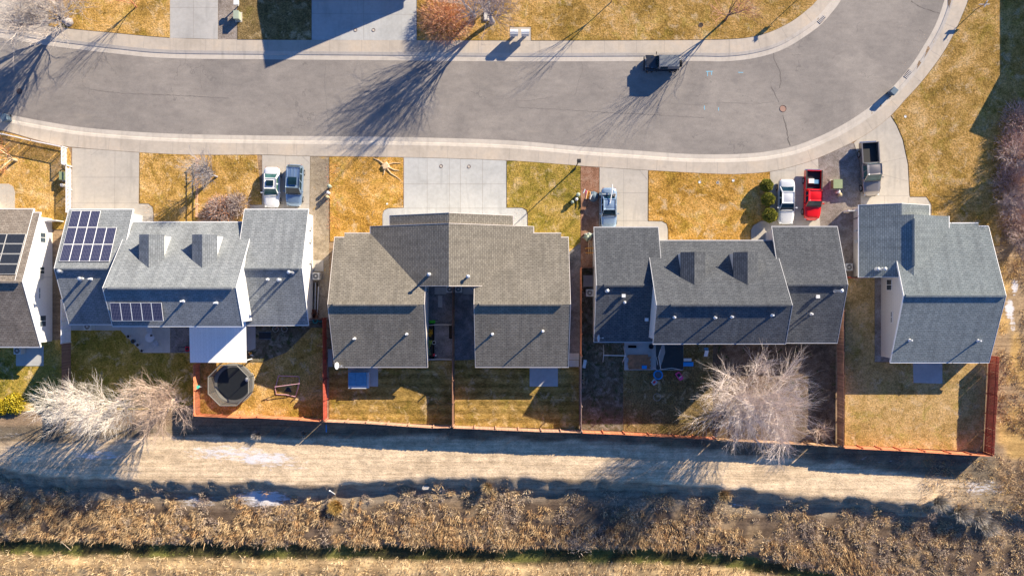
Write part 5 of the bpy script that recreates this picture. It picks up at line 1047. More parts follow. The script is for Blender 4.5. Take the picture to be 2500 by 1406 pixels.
peg(1412, 475, .22, .9, 'pale_green', 'grey green service pedestal, uppermost of three left of the lumber pile'); peg(1408, 486, .17, .8, 'lid_white', 'white service pedestal, middle of three left of the lumber pile'); peg(1398, 493, .18, .7, 'pale_green', 'pale green service pedestal, lowest of three left of the lumber pile')
peg(2048, 468, .2, .6, 'cream_box', 'pink white pedestal below the olive transformer cabinet'); peg(2053, 475, .22, .5, 'tan_box', 'tan round pedestal below the olive transformer cabinet')
r, x, y = T('post_mailbox', 'white mailbox on a post at the top of the stony strip', 'mailbox', 573, 6, 1.2); part(r, 'box', 'lid_white', lambda b: (b.box(x-.13,x+.13,y-.26,y+.26,1.0,1.22))); part(r, 'post', 'grey_metal', lambda b: b.box(x-.05,x+.05,y-.05,y+.05,0,1.0)); part(r, 'newspaper_tube', 'lid_white', lambda b: b.box(x+.15,x+.4,y-.24,y+.24,.95,1.18))
r, x, y = T('post_mailbox', 'white narrow mailbox in the grass left of the forked tree', 'mailbox', 1193, 10, 1.2); part(r, 'box', 'lid_white', lambda b: b.box(x-.14,x+.14,y-.28,y+.28,1.0,1.24)); part(r, 'post', 'cedar_dark', lambda b: b.box(x-.05,x+.05,y-.05,y+.05,0,1.0))
# street lamp and sign posts
x, y, _ = G(1403, 413); r = thing('street_lamp', 'black square headed street lamp on the green front lawn edge', 'street lamp', (x, y, 0)); hh = 5.6
part(r, 'pole', 'black_plastic', lambda b: b.tube([(x,y,0),(x,y,hh)], [.07,.045], 8)); part(r, 'base', 'black_plastic', lambda b: b.cyl(x,y,0,.25,.14,10)); part(r, 'lamp_head', 'black_plastic', lambda b: (b.box(x-.2,x+.2,y-.2,y+.2,hh,hh+.12), b.box(x-.14,x+.14,y-.14,y+.14,hh+.12,hh+.2)))
x, y, _ = G(2382, 24); r = thing('street_sign', 'white two bladed street sign on a dark post at the road bend', 'street sign', (x, y, 0)); 
part(r, 'post', 'iron', lambda b: b.tube([(x,y,0),(x,y,2.15)], .04, 8)); part(r, 'sign_blade', 'lid_white', lambda b: b.obox(x-.0,y,1.1,.02,1.45,1.75,0)); part(r, 'sign_blade', 'lid_white', lambda b: b.obox(x,y,.9,.02,1.8,2.05,R(62)))
x, y, _ = G(1970, -22); r = thing('street_sign', 'sign post above the top edge whose thin shadow crosses the lawn to the pavement', 'street sign', (x, y, 0)); part(r, 'post', 'iron', lambda b: b.tube([(x,y,0),(x,y,3.6)], .04, 8)); part(r, 'sign_blade', 'lid_white', lambda b: b.obox(x,y,.75,.02,2.6,3.2,R(10))); part(r, 'sign_blade', 'lid_white', lambda b: b.obox(x,y,.7,.02,3.25,3.5,R(95)))
# bins
def wbin(px, py, a, label, zb=-.1):
    x, y, _ = U(px, py, 1); r = thing('trash_bin', label, 'trash bin', (0,0,0), 'wheeled trash bins')
    part(r, 'body', 'bin_blue', lambda b: b.add([(-.25,-.28,.06),(.25,-.28,.06),(.25,.22,.06),(-.25,.22,.06),(-.32,-.36,1.0),(.32,-.36,1.0),(.32,.36,1.0),(-.32,.36,1.0)], [(3,2,1,0),(4,5,6,7),(0,1,5,4),(1,2,6,5),(2,3,7,6),(3,0,4,7)]))
    part(r, 'lid', 'bin_blue', lambda b: b.add([(-.34,-.4,1.005),(.34,-.4,1.005),(.34,.38,1.005),(-.34,.38,1.005),(-.3,-.34,1.08),(.3,-.34,1.08),(.28,.34,1.1),(-.28,.34,1.1)], [(3,2,1,0),(4,5,6,7),(0,1,5,4),(1,2,6,5),(2,3,7,6),(3,0,4,7)]))
    part(r, 'handle', 'black_plastic', lambda b: b.tube([(-.28,.38,.98),(-.28,.46,1.0),(.28,.46,1.0),(.28,.38,.98)], .02, 5))
    for s in (-1,1): part(r, 'wheel', 'tyre', lambda b: b.tube([(s*.24,.3,.12),(s*.32,.3,.12)], .12, 12))
    r.location = (x, y, zb); r.rotation_euler = (0,0,a)
wbin(2184, 222, R(140), 'dark wheeled trash bin standing in the gutter on the road bend'); wbin(8, 287, R(20), 'dark wheeled trash bin in the gutter at the left edge')
# drains and covers
def grate(px, py, a, label, w=1.0, d=.65):
    x, y, _ = G(px, py); r = thing('storm_drain', label, 'storm drain', (x, y, -.1), 'kerb storm drains'); part(r, 'frame', 'iron', lambda b: b.obox(x, y, w, d, -.12, -.085, a))
    for i in range(6): u = -w/2+w*(i+.5)/6; b = MB(); b.obox(x+u*cos(a), y+u*sin(a), .07, d*.86, -.084, -.06, a); b.build('bar', 'steel_pipe', r)
grate(2005, 46, R(50), 'rusty storm drain grate in the inner kerb of the bend'); grate(2219, 182, R(52), 'rusty storm drain grate in the outer kerb of the bend')
def cover(px, py, r0, m, label, z=0, name='manhole_cover', ring='iron', cat='cover', group=None):
    x, y, _ = G(px, py); r = thing(name, label, cat, (x, y, z), group); part(r, 'ring', ring, lambda b: b.torus(x, y, z+.005, r0, .03, 20, 5)); part(r, 'plate', m, lambda b: b.cyl(x, y, z-.03, z+.006, r0*.95, 18))
col('rust_cover', (.36,.22,.17), .8)
cover(1912.5, 265, .36, 'rust_cover', 'round manhole cover in the road below the road crack', -.118, cat='manhole cover'); cover(46, 223, .3, 'iron', 'round manhole cover in the tree shadow at the left of the road', -.118, cat='manhole cover')
for px, py, lab in ((1077,406,'left of the two on the wide pale driveway'),(1145,407,'right of the two on the wide pale driveway'),(868,74,'in the building shadow on the upper pale driveway'),(912,74,'in the sun on the upper pale driveway')): cover(px, py, .17, 'kerb', 'small round cleanout cover '+lab, .0, 'cleanout_cover', cat='cleanout cover', group='cleanout covers')
for px, py, m, lab in ((1708,445,'lid_white','white ring, left of the three on the amber lawn'),(1752,446,'iron','dark hole, middle of the three on the amber lawn'),(1790,441,'lid_white','pale cap, right of the three on the amber lawn'),(2210,285,'lid_white','pale cap on the big lawn near the bend'),(1711,62,'soil','dark hole in the lawn behind the off-roader')): cover(px, py, .13 if px != 1711 else .24, m, 'irrigation box '+lab, .03, 'irrigation_box', ring='grey_metal' if px != 1711 else 'iron', cat='irrigation box', group='irrigation boxes')
cover(945, 498, .08, 'lid_white', 'tiny white sprinkler cap near the corner of the wide driveway walk', .03, 'sprinkler', ring='lid_white', cat='sprinkler')
# stump with roots
x, y, _ = G(942, 406); r = thing('tree_stump', 'pale cut tree stump with long surface roots beside the wide driveway', 'tree stump', (x, y, 0)); rn = random.Random(4)
part(r, 'stump', 'stump_wood', lambda b: b.add([(x+(.4+.09*sin(3*i)+rn.uniform(-.05,.05))*cos(2*pi*i/14)*k, y+(.38+.07*cos(2*i))*sin(2*pi*i/14)*k, z) for (k, z) in ((1.25,-.05),(.8,.28)) for i in range(14)], [(i,(i+1)%14,(i+1)%14+14,i+14) for i in range(14)]+[list(range(14,28))]))
for a in (((945,412),(955,424),(968,432),(980,442)),((948,408),(962,415),(975,417)),((935,400),(925,392),(912,387)),((948,402),(962,398),(978,399)),((940,412),(937,426))): part(r, 'root', 'plank_light', lambda b: b.tube([(*G(*p)[:2], .09-.02*i) for i, p in enumerate(a)], [.085,.06,.045,.03][:len(a)], 6))
# trampoline
x, y, _ = G(577, 934); r = thing('trampoline', 'round trampoline with grey octagonal safety net in the orange fenced yard', 'trampoline', (x, y, 0)); R0 = 2.15
def netmat():
    m, nt, bs = newmat('safety_net'); bs.inputs['Base Color'].default_value = (.12,.118,.112,1); bs.inputs['Roughness'].default_value = .9; bs.inputs['Alpha'].default_value = .55
netmat()
part(r, 'frame', 'steel_pipe', lambda b: b.torus(x, y, .8, R0, .05, 40, 6)); part(r, 'mat', 'net_black', lambda b: b.cyl(x, y, .79, .81, R0*.86, 36))
part(r, 'safety_pad', 'pad_taupe', lambda b: b.add([(x+q*cos(2*pi*i/40), y+q*sin(2*pi*i/40), z) for q, z in ((R0*.84,.83),(R0*.97,.87),(R0*1.05,.82)) for i in range(40)], [(k*40+i, (k+1)*40+i, (k+1)*40+(i+1)%40, k*40+(i+1)%40) for k in range(2) for i in range(40)]))
oc = [(x+2.25*cos(R(22.5+45*i)), y+2.25*sin(R(22.5+45*i))) for i in range(8)]; oc2 = [(x+2.35*cos(R(22.5+45*i)), y+2.35*sin(R(22.5+45*i))) for i in range(8)]
part(r, 'net', 'safety_net', lambda b: b.add([(*p,.85) for p in oc]+[(*p,2.5) for p in oc2], [(i,(i+1)%8,(i+1)%8+8,i+8) for i in range(8)])); part(r, 'top_rail', 'pad_taupe', lambda b: [b.tube([(*oc2[i],2.52),(*oc2[(i+1)%8],2.52)], .05, 6) for i in range(8)])
for i in range(8): part(r, 'pole', 'net_black', lambda b: b.tube([(*oc[i],0),(*oc[i],.9),(*oc2[i],2.55)], .03, 6))
for i in range(4): a = R(45*i*2+20); part(r, 'leg', 'steel_pipe', lambda b: b.tube([(x+2.1*cos(a-.2),y+2.1*sin(a-.2),.78),(x+2.1*cos(a-.2),y+2.1*sin(a-.2),.03),(x+2.1*cos(a+.2),y+2.1*sin(a+.2),.03),(x+2.1*cos(a+.2),y+2.1*sin(a+.2),.78)], .03, 6))
r, x, y = T('ball', 'grey ball lying on the trampoline net edge', 'ball', 604, 926, 1.0); r2 = part(r, 'ball_skin', 'grey_metal', lambda b: b.lathe(x, y, [(.0,.82),(.14,.86),(.24,.97),(.26,1.07),(.2,1.2),(.1,1.27),(.0,1.29)], 16), smooth=True)
# goal
x, y, _ = G(700, 950); r = thing('play_goal', 'pink tubular play goal standing half in the house shadow', 'play goal', (x, y, 0)); Q = lambda px, py, h: U(px, py, h)
part(r, 'frame', 'pink_tube', lambda b: (b.tube([Q(680,917,.1), Q(672,948,.1), Q(674,962,.1), Q(698,963,.1), Q(721,968,.1), Q(724,960,.1), Q(731,930,.1), Q(730,919,.1), Q(680,917,.1)], .045, 6))); part(r, 'hoop', 'pink_tube', lambda b: b.tube([Q(674,962,.1), Q(671,944,1.1), Q(732,936,1.1), Q(723,962,.1)], .04, 6)); part(r, 'ground_net', 'net_black', lambda b: b.prism([G(694,955)[:2],G(713,957)[:2],G(709,948)[:2],G(703,944)[:2]], .05, .12))
x, y, _ = G(486, 943); r = thing('hose_reel', 'green garden hose reel against the orange fence', 'hose reel', (x, y, 0)); part(r, 'reel', 'teal', lambda b: b.tube([(x+.1,y-.15,.8),(x+.1,y+.2,.8)], .28, 14)); part(r, 'bracket', 'lid_white', lambda b: b.obox(x+.35,y+.05,.5,.08,.75,.82))
# hot tub
r, x, y = T('hot_tub', 'square hot tub with folded blue cover on the rear concrete pad', 'hot tub', 875, 928, .95); part(r, 'tub', 'grey_metal', lambda b: b.prism([(x-1.08,y-.82),(x-1.0,y-.88),(x+1.0,y-.88),(x+1.08,y-.82),(x+1.08,y+.8),(x+1.0,y+.86),(x-1.0,y+.86),(x-1.08,y+.8)], .05, .85))
part(r, 'cover', 'spa_blue', lambda b: (b.box(x-1.1,x-.32,y-.6,y+.86,.852,.97))); part(r, 'cover', 'spa_blue', lambda b: b.box(x-.3,x+.86,y-.6,y+.86,.852,.98)); part(r, 'cover_flap', 'chair_cloth', lambda b: b.box(x-1.1,x+.86,y-.92,y-.605,.5,.95)); part(r, 'step_side', 'chair_cloth', lambda b: b.box(x+.88,x+1.12,y-.88,y+.86,.3,.9)); bpy.data.materials
# patio furniture of the slate duplex
def chair(px, py, a, label):
    x, y, _ = G(px, py); r = thing('garden_chair', label, 'chair', (0,0,0), 'white garden chairs'); part(r, 'seat', 'chair_cloth', lambda b: b.obox(0,0,.55,.52,.4,.46)); part(r, 'backrest', 'chair_cloth', lambda b: b.add([(-.3,.24,.44),(.3,.24,.44),(.3,.36,.95),(-.3,.36,.95),(-.3,.28,.44),(.3,.28,.44),(.3,.4,.95),(-.3,.4,.95)], [(0,1,2,3),(7,6,5,4),(0,4,5,1),(1,5,6,2),(2,6,7,3),(3,7,4,0)]))
    for sx in (-.25,.25):
        for sy in (-.22,.24): part(r, 'leg', 'steel_pipe', lambda b: b.obox(sx,sy,.04,.04,0,.4))
        part(r, 'armrest', 'chair_cloth', lambda b: b.obox(sx*1.15,0,.06,.5,.62,.66))
    r.location = (x, y, .06); r.rotation_euler = (0,0,a)
chair(371, 806, R(-20), 'pale garden chair above the round patio table'); chair(385, 838, R(210), 'pale garden chair below the round patio table')
x, y, _ = G(373, 823); r = thing('patio_table', 'pale round patio table with dark pots on it', 'table', (x, y, .06)); part(r, 'tabletop', 'chair_cloth', lambda b: b.cyl(x,y,.72,.76,.52,20)); part(r, 'leg', 'steel_pipe', lambda b: b.tube([(x,y,.06),(x,y,.72)], .05)); part(r, 'foot', 'steel_pipe', lambda b: b.cyl(x,y,.06,.1,.28,12))
def pot(px, py, r0, h, label, z=.06, m='pot', plant=None):
    x, y, _ = U(px, py, h); r = thing('plant_pot', label, 'plant pot', (x, y, z), 'plant pots'); part(r, 'pot', m, lambda b: b.lathe(x, y, [(r0*.7,z),(r0,z+h),(r0*.86,z+h),(r0*.8,z+h-.08)], 14)); part(r, 'soil', 'soil', lambda b: b.cyl(x,y,z+h-.1,z+h-.05,r0*.82,12))
pot(313,821,.2,.4,'plant pot on the slanted patio edge, uppermost of four'); pot(325,833,.26,.35,'wide dark plant pot on the slanted patio edge, second from the top', m='bin_blue'); pot(336,842,.2,.4,'plant pot on the slanted patio edge, third from the top'); pot(346,856,.19,.4,'plant pot on the slanted patio edge, lowest of four')
pot(376,818,.1,.25,'small dark pot standing on the round patio table', z=.76, m='iron')
x, y, _ = G(457, 851); r = thing('lawn_mower', 'red lawn mower beside the white patio cover', 'lawn mower', (x, y, .03)); part(r, 'deck', 'toy_red', lambda b: b.prism([(x-.05,y-.25),(x+.4,y-.25),(x+.5,y),(x+.4,y+.25),(x-.05,y+.25)], .15, .42)); part(r, 'handle', 'net_black', lambda b: b.tube([(x,y-.22,.35),(x-.62,y-.22,.95),(x-.62,y+.22,.95),(x,y+.22,.35)], .025)); part(r, 'engine', 'net_black', lambda b: b.cyl(x+.2,y,.42,.6,.14,12))
for sx in (0,.4):
    for sy in (-.28,.28): part(r, 'wheel', 'tyre', lambda b: b.tube([(x+sx,y+sy-.03,.13),(x+sx,y+sy+.03,.13)], .11, 12))
# things in the yard of the charcoal duplex
def lumber(px, py, n, L, w, a, m, label, h0=.06, ax=0):
    x, y, _ = G(px, py); r = thing('lumber_stack', label, 'lumber', (x, y, h0), 'stacked lumber'); rn = random.Random(int(px))
    for i in range(n): u = (i-(n-1)/2)*w*1.05; part(r, 'board', m, lambda b: b.obox(x-u*sin(a)+rn.uniform(-.06,.06)*cos(a), y+u*cos(a), L*rn.uniform(.93,1.02), w, h0, h0+.09+rn.uniform(0,.05), a))
lumber(1560, 886, 9, 2.5, .145, 0, 'plank', 'stack of long brown boards on the patio of the charcoal duplex'); lumber(1557, 869, 2, 2.4, .14, 0, 'plank', 'two loose brown boards above the long board stack'); lumber(1544, 846, 2, .9, .12, 0, 'cedar_grey', 'short grey boards near the wall on the toy patio')
r, x, y = T('storage_tub', 'blue plastic tub on the corner of the board stack', 'tub', 1573, 896, .4); part(r, 'tub', 'toy_blue', lambda b: b.box(x-.25,x+.25,y-.17,y+.17,.2,.42)); part(r, 'lid', 'toy_blue', lambda b: b.box(x-.27,x+.27,y-.19,y+.19,.421,.45))
x, y, _ = G(1480, 862); r = thing('swing_frame', 'white tubular swing frame standing left of the toy patio', 'swing frame', (x, y, 0))
part(r, 'top_bar', 'steel_pipe', lambda b: b.tube([U(1474,867,1.9), U(1527,868,1.9)], .045))
for q0, q1 in (((1474,867),(1473,842)),((1474,867),(1472,883)),((1527,868),(1522,845)),((1527,868),(1520,884))): part(r, 'leg', 'steel_pipe', lambda b: b.tube([U(*q0,1.9), (*G(*q1)[:2],0)], .04))
r = thing('shade_canopy', 'torn black mesh canopy with curved white poles over the toy patio', 'canopy', (*G(1638,872)[:2], 0)); 
part(r, 'mesh_roof', 'net_black', lambda b: b.add([U(1622,842,2.2),U(1668,842,2.2),U(1668,902,2.0),U(1610,902,2.0),U(1618,880,2.1),U(1624,860,2.1)], [(0,1,2,3,4,5)][::-1])); part(r, 'mesh_flap', 'net_black', lambda b: b.add([U(1601,842,2.1),U(1616,842,2.2),U(1610,862,2.1),U(1609,880,2.1),U(1614,902,2.0),U(1602,902,1.9)], [(5,4,3,2,1,0)]))
part(r, 'hoop', 'steel_pipe', lambda b: b.tube([U(1615,844,2.1),U(1608,870,2.15),U(1613,900,2.05)], .035)); part(r, 'hoop', 'steel_pipe', lambda b: b.tube([U(1606,856,2.0),U(1603,875,2.0),U(1606,890,2.0)], .03)); part(r, 'hoop', 'steel_pipe', lambda b: b.tube([U(1610,902,2.0),U(1640,898,2.0),U(1664,903,2.0)], .035))
for q in ((1601,843),(1668,843),(1667,902),(1603,902)): part(r, 'leg', 'steel_pipe', lambda b: b.tube([U(*q,2.05), (U(*q,2.05)[0], U(*q,2.05)[1], 0)], .03))
r, x, y = T('paddling_pool', 'round dark paddling pool with a bright blue rim', 'paddling pool', 1607, 915, .3); part(r, 'rim', 'toy_blue', lambda b: b.torus(x, y, .28, .46, .07, 28, 8), smooth=True); part(r, 'basin', 'bin_blue', lambda b: b.cyl(x, y, .03, .16, .44, 24)); part(r, 'foot_ring', 'toy_blue', lambda b: b.torus(x,y,.08,.48,.04,24,6))
r, x, y = T('toy_car', 'pink ride-on toy car on the dull lawn', 'toy car', 1659, 918, .4); a = R(-55)
tc = thing; c_, s_ = cos(a), sin(a); W2 = lambda u, v: (x+u*c_-v*s_, y+u*s_+v*c_)
part(r, 'body', 'toy_pink', lambda b: b.prism([W2(*p) for p in ((-.45,-.2),(-.38,-.27),(.38,-.27),(.48,-.16),(.48,.16),(.38,.27),(-.38,.27),(-.45,.2))], .12, .38)); part(r, 'cockpit', 'net_black', lambda b: b.prism([W2(*p) for p in ((-.3,-.16),(.05,-.16),(.05,.16),(-.3,.16))], .381, .4)); part(r, 'windscreen', 'lid_white', lambda b: b.prism([W2(*p) for p in ((.08,-.17),(.14,-.17),(.14,.17),(.08,.17))], .38, .52))
for u in (-.28,.28):
    for v in (-.26,.26): part(r, 'wheel', 'tyre', lambda b: b.tube([(*W2(u,v-.04),.11),(*W2(u,v+.04),.11)], .1, 10))
r, x, y = T('toy_table', 'small grey and red activity table lying by the blue rimmed pool', 'toy table', 1598, 933, .4); part(r, 'tabletop', 'pot', lambda b: b.obox(x,y,.6,.5,.36,.41,R(40))); part(r, 'tray', 'toy_red', lambda b: b.obox(x-.03,y+.02,.32,.2,.411,.45,R(40))); part(r, 'edge_bar', 'lid_white', lambda b: b.obox(x-.18,y+.18,.5,.06,.411,.47,R(50)))
for u, v in ((-.2,-.2),(.2,-.2),(.2,.2),(-.2,.2)): part(r, 'leg', 'pot', lambda b: b.obox(x+u,y+v,.05,.05,0,.36,R(40)))
r, x, y = T('cooler', 'bright blue and white cooler right of the black canopy', 'cooler', 1681, 889, .4); part(r, 'box', 'toy_blue', lambda b: b.box(x-.56,x+.52,y-.2,y+.22,.0,.38)); part(r, 'lid', 'toy_blue', lambda b: b.box(x-.58,x+.54,y-.22,y+.24,.381,.42))
r, x, y = T('bench_cushion', 'white plastic bench behind the blue cooler', 'bench', 1679, 878, .4); part(r, 'seat', 'lid_white', lambda b: b.box(x-.42,x+.42,y-.16,y+.16,.34,.4)); 
for u in (-.35,.35): part(r, 'leg', 'lid_white', lambda b: b.box(x+u-.03,x+u+.03,y-.13,y+.13,0,.34))
r, x, y = T('toy_slide', 'small white and purple plastic slide near the big tree', 'slide', 1726, 858, .7); part(r, 'chute', 'lid_white', lambda b: b.add([(x-.2,y+.1,.7),(x+.2,y+.1,.7),(x+.2,y-.6,.1),(x-.2,y-.6,.1),(x-.2,y+.1,.64),(x+.2,y+.1,.64),(x+.2,y-.6,.04),(x-.2,y-.6,.04)], [(0,3,2,1),(4,5,6,7),(0,1,5,4),(1,2,6,5),(2,3,7,6),(3,0,4,7)])); part(r, 'steps', 'spa_blue', lambda b: b.box(x-.18,x+.18,y+.11,y+.4,.0,.6))
x, y, _ = G(1604, 969); r = thing('hoop', 'thin grey ring lying on the dull lawn below the toys', 'hoop', (x, y, .03)); part(r, 'ring', 'steel_pipe', lambda b: b.torus(x, y, .05, .4, .015, 28, 5))
x, y, _ = G(1588, 845); r = thing('fire_bowl', 'black round bowl beside the canopy on the toy patio', 'fire bowl', (x, y, .06)); part(r, 'bowl', 'net_black', lambda b: b.lathe(x,y,[(.15,.2),(.25,.3),(.28,.45),(.24,.42),(.1,.3)],16)); 
for i in range(3): part(r, 'leg', 'net_black', lambda b: b.tube([(x+.2*cos(i*2.1),y+.2*sin(i*2.1),.3),(x+.26*cos(i*2.1),y+.26*sin(i*2.1),.06)], .02, 5))
x, y, _ = G(1426, 887); r = thing('planter_box', 'narrow pale planter box against the greyed fence', 'planter', (x, y, 0)); part(r, 'box', 'cream_box', lambda b: b.obox(x,y,.3,.85,0,.6,R(-10))); part(r, 'lid', 'lid_white', lambda b: b.obox(x,y,.34,.9,.601,.64,R(-10)))
x, y, _ = G(1422, 920); r = thing('ladder', 'wooden ladder lying along the greyed fence', 'ladder', (x, y, 0))
for u in (-.16,.16): part(r, 'rail', 'plank_light', lambda b: b.obox(x+u,y,.05,1.7,.03,.1))
for i in range(5): part(r, 'rung', 'plank_light', lambda b: b.box(x-.135,x+.135,y-.7+i*.35,y-.66+i*.35,.045,.085))
# clutter round the light blue sedan
r = thing('lumber_pile', 'pile of orange and pale boards on the bark strip beside the light blue sedan', 'lumber', (*G(1436,477)[:2],0)); rn = random.Random(9)
for i, (q, m_) in enumerate((((1431,465,1430,484),'toy_pink'),((1435,466,1433,485),'orange_toy'),((1438,467,1436,486),'orange_toy'),((1441,468,1439,486),'plank_light'),((1428,462,1424,472),'lid_white'),((1434,466,1430,486),'plank_light'),((1445,474,1440,486),'lid_white'))):
    part(r, 'board', m_, lambda b: b.tube([U(q[0],q[1],.5+.05*i),U(q[2],q[3],.42+.05*i)], .07, 4))
r, x, y = T('tarp_heap', 'dark tarp covered heap right of the orange board pile', 'tarp heap', 1449, 479, .4); part(r, 'tarp', 'bin_blue', lambda b: b.lathe(x, y, [(.62,-.02),(.55,.25),(.36,.5),(.18,.62),(.0,.66)], 9)); part(r, 'strap', 'pale_green', lambda b: b.tube([(x-.45,y+.2,.3),(x-.1,y+.15,.62),(x+.4,y+.2,.35)], .04))
r = thing('tool_case', 'long dark case resting across the rear deck of the light blue sedan', 'case', (*G(1478,474)[:2],1.15)); q0, q1 = U(1463,474,1.2), U(1488,474,1.2); part(r, 'case', 'bin_blue', lambda b: b.box(q0[0],q1[0],q0[1]-.14,q0[1]+.14,1.1,1.24)); part(r, 'latch_strip', 'grey_metal', lambda b: b.box(q0[0]+.3,q1[0]-.1,q0[1]-.03,q0[1]+.03,1.241,1.25))
r = thing('gutter_length', 'white gutter length lying along the roof of the light blue sedan', 'gutter', (*G(1492,480)[:2],1.5)); part(r, 'channel', 'lid_white', lambda b: b.tube([U(1495,450,1.56),U(1494,470,1.56),U(1490,494,1.55)], .055, 6)); part(r, 'end_cap', 'lid_white', lambda b: b.tube([U(1490,494,1.55),U(1488.6,496.5,1.55)], .07, 6))
r, x, y = T('bucket', 'pinkish bucket beside the gutter on the rear of the light blue sedan', 'bucket', 1500, 476, 1.25); part(r, 'pail', 'cream_box', lambda b: b.lathe(x,y,[(.13,1.06),(.17,1.3),(.15,1.3),(.12,1.1)],14)); part(r, 'handle', 'grey_metal', lambda b: b.tube([(x-.16,y,1.28),(x-.12,y+.12,1.33),(x+.12,y+.12,1.33),(x+.16,y,1.28)], .012, 4))
r, x, y = T('tarp_bundle', 'crumpled green tarp at the front left corner of the charcoal duplex', 'tarp', 1436, 577, .8); rn = random.Random(5); part(r, 'tarp', 'pale_green', lambda b: b.add([(x+(.5+.15*sin(2.3*i))*cos(2*pi*i/11)*k+rn.uniform(-.06,.06), y+(.42+.12*cos(3.1*i))*sin(2*pi*i/11)*k+rn.uniform(-.06,.06), z+rn.uniform(-.06,.06)) for (k,z) in ((1,.05),(.85,.45),(.4,.8)) for i in range(11)], [(j*11+i,j*11+(i+1)%11,(j+1)*11+(i+1)%11,(j+1)*11+i) for j in range(2) for i in range(11)]+[list(range(22,33))])); part(r, 'cord', 'lid_white', lambda b: b.tube([(x-.4,y+.3,.5),(x+.1,y+.35,.7),(x+.5,y+.25,.75)], .03))
r = thing('lumber_rack', 'orange lumber rack of crossed boards in the gap left of the charcoal duplex', 'lumber rack', (*G(1441,605)[:2],0))
for a in (((1438,588),(1437,622)),((1443,588),(1442,622)),((1447,588),(1446,622))): part(r, 'board', 'cedar_tan' if 0 else 'plank_light', lambda b: b.tube([U(*a[0],.7),U(*a[1],.7)], .05, 4))
for a in (((1429,606),(1450,606)),((1430,617),(1450,617))): part(r, 'crossbar', 'orange_toy', lambda b: b.tube([U(*a[0],.8),U(*a[1],.8)], .05, 4))
for px, py in ((1431,607),(1449,607),(1431,617),(1449,617)): part(r, 'leg', 'plank_light', lambda b: b.tube([U(px,py,.78),(U(px,py,.78)[0],U(px,py,.78)[1],0)], .04, 4))
# court of the brown duplex
for q, lab in (((1043,792,1059,872),'dark soil planting bed edged with timber in the court'),((1098,794,1104,824),'narrow timber edged bed against the court fence')):
    x0, y1, _ = G(q[0],q[1]); x1, y0, _ = G(q[2],q[3]); r = thing('garden_bed', lab, 'garden bed', (x0, y0, 0), 'timber edged beds'); part(r, 'soil', 'soil', lambda b: b.box(x0,x1,y0,y1,0,.1))
    for bx in ((x0-.05,x0+.04,y0,y1),(x1-.04,x1+.05,y0,y1),(x0-.05,x1+.05,y0-.09,y0-.002),(x0-.05,x1+.05,y1+.002,y1+.09)): part(r, 'edge_timber', 'cedar_grey', lambda b: b.box(*bx,0,.2))
def low(pts, label, h=.45):
    r = thing('low_wall', label, 'low wall', (*G(*pts[0])[:2],0), 'low court walls')
    for a, c in zip(pts, pts[1:]): part(r, 'wall_length', 'kerb', lambda b: b.obox((G(*a)[0]+G(*c)[0])/2,(G(*a)[1]+G(*c)[1])/2, math.dist(G(*a),G(*c)), .1, 0, h, math.atan2(G(*c)[1]-G(*a)[1], G(*c)[0]-G(*a)[0])))
low([(1044,794),(1068,792),(1084,791.5),(1103,793)], 'low pale fence across the middle of the court'); low([(1046,877),(1075,876),(1103,877)], 'low pale fence across the lower end of the court')
x, y, _ = G(1057, 785); r = thing('wheelbarrow', 'lime green wheelbarrow in the court', 'wheelbarrow', (x, y, 0)); part(r, 'tray', 'lime', lambda b: b.add([(x-.32,y-.14,.5),(x+.3,y-.17,.5),(x+.3,y+.17,.5),(x-.32,y+.14,.5),(x-.2,y-.09,.28),(x+.2,y-.1,.28),(x+.2,y+.1,.28),(x-.2,y+.09,.28)], [(0,1,5,4),(1,2,6,5),(2,3,7,6),(3,0,4,7),(4,5,6,7)])); part(r, 'wheel', 'tyre', lambda b: b.tube([(x-.42,y-.04,.17),(x-.42,y+.04,.17)], .17, 14)); part(r, 'handle', 'net_black', lambda b: b.tube([(x+.1,y-.15,.4),(x+.6,y-.2,.5)], .02)); part(r, 'handle', 'net_black', lambda b: b.tube([(x+.1,y+.15,.4),(x+.6,y+.2,.5)], .02))
x, y, _ = G(1060, 836); r = thing('plant_ring', 'pale ring shaped pot on the dark bed in the court', 'plant pot', (x, y, .1)); part(r, 'ring', 'cream_box', lambda b: b.torus(x, y, .22, .19, .03, 20, 6)); part(r, 'soil', 'soil', lambda b: b.cyl(x,y,.1,.2,.18,16))
x, y, _ = G(1060, 866); r = thing('garden_toy', 'red and white garden ornament on the dark bed', 'ornament', (x, y, .1)); part(r, 'body', 'toy_red', lambda b: b.lathe(x, y, [(.12,.1),(.15,.25),(.06,.4),(.0,.42)], 10)); part(r, 'head', 'lid_white', lambda b: b.lathe(x+.2, y-.05, [(.02,.1),(.1,.18),(.08,.3),(.0,.34)], 10))
hemi(1048, 812, .9, .35, 160, [(.8,.45,.03),(.7,.35,.05)], 'orange yellow leafy plant against the court wall', 'garden_plant', 'plant', 'court plants', .25, .05, 0, 1, 'foliage', True); hemi(1047, 838, .8, .4, 200, [(.5,.5,.08),(.35,.45,.2),(.6,.55,.1)], 'yellow green leafy plant below the orange one in the court', 'garden_plant', 'plant', 'court plants', .22, .05, 0, 2, 'foliage', True); hemi(1046, 862, .6, .3, 120, [(.6,.55,.15),(.4,.4,.2)], 'small pale plant lowest against the court wall', 'garden_plant', 'plant', 'court plants', .2, .04, 0, 3, 'foliage', True)
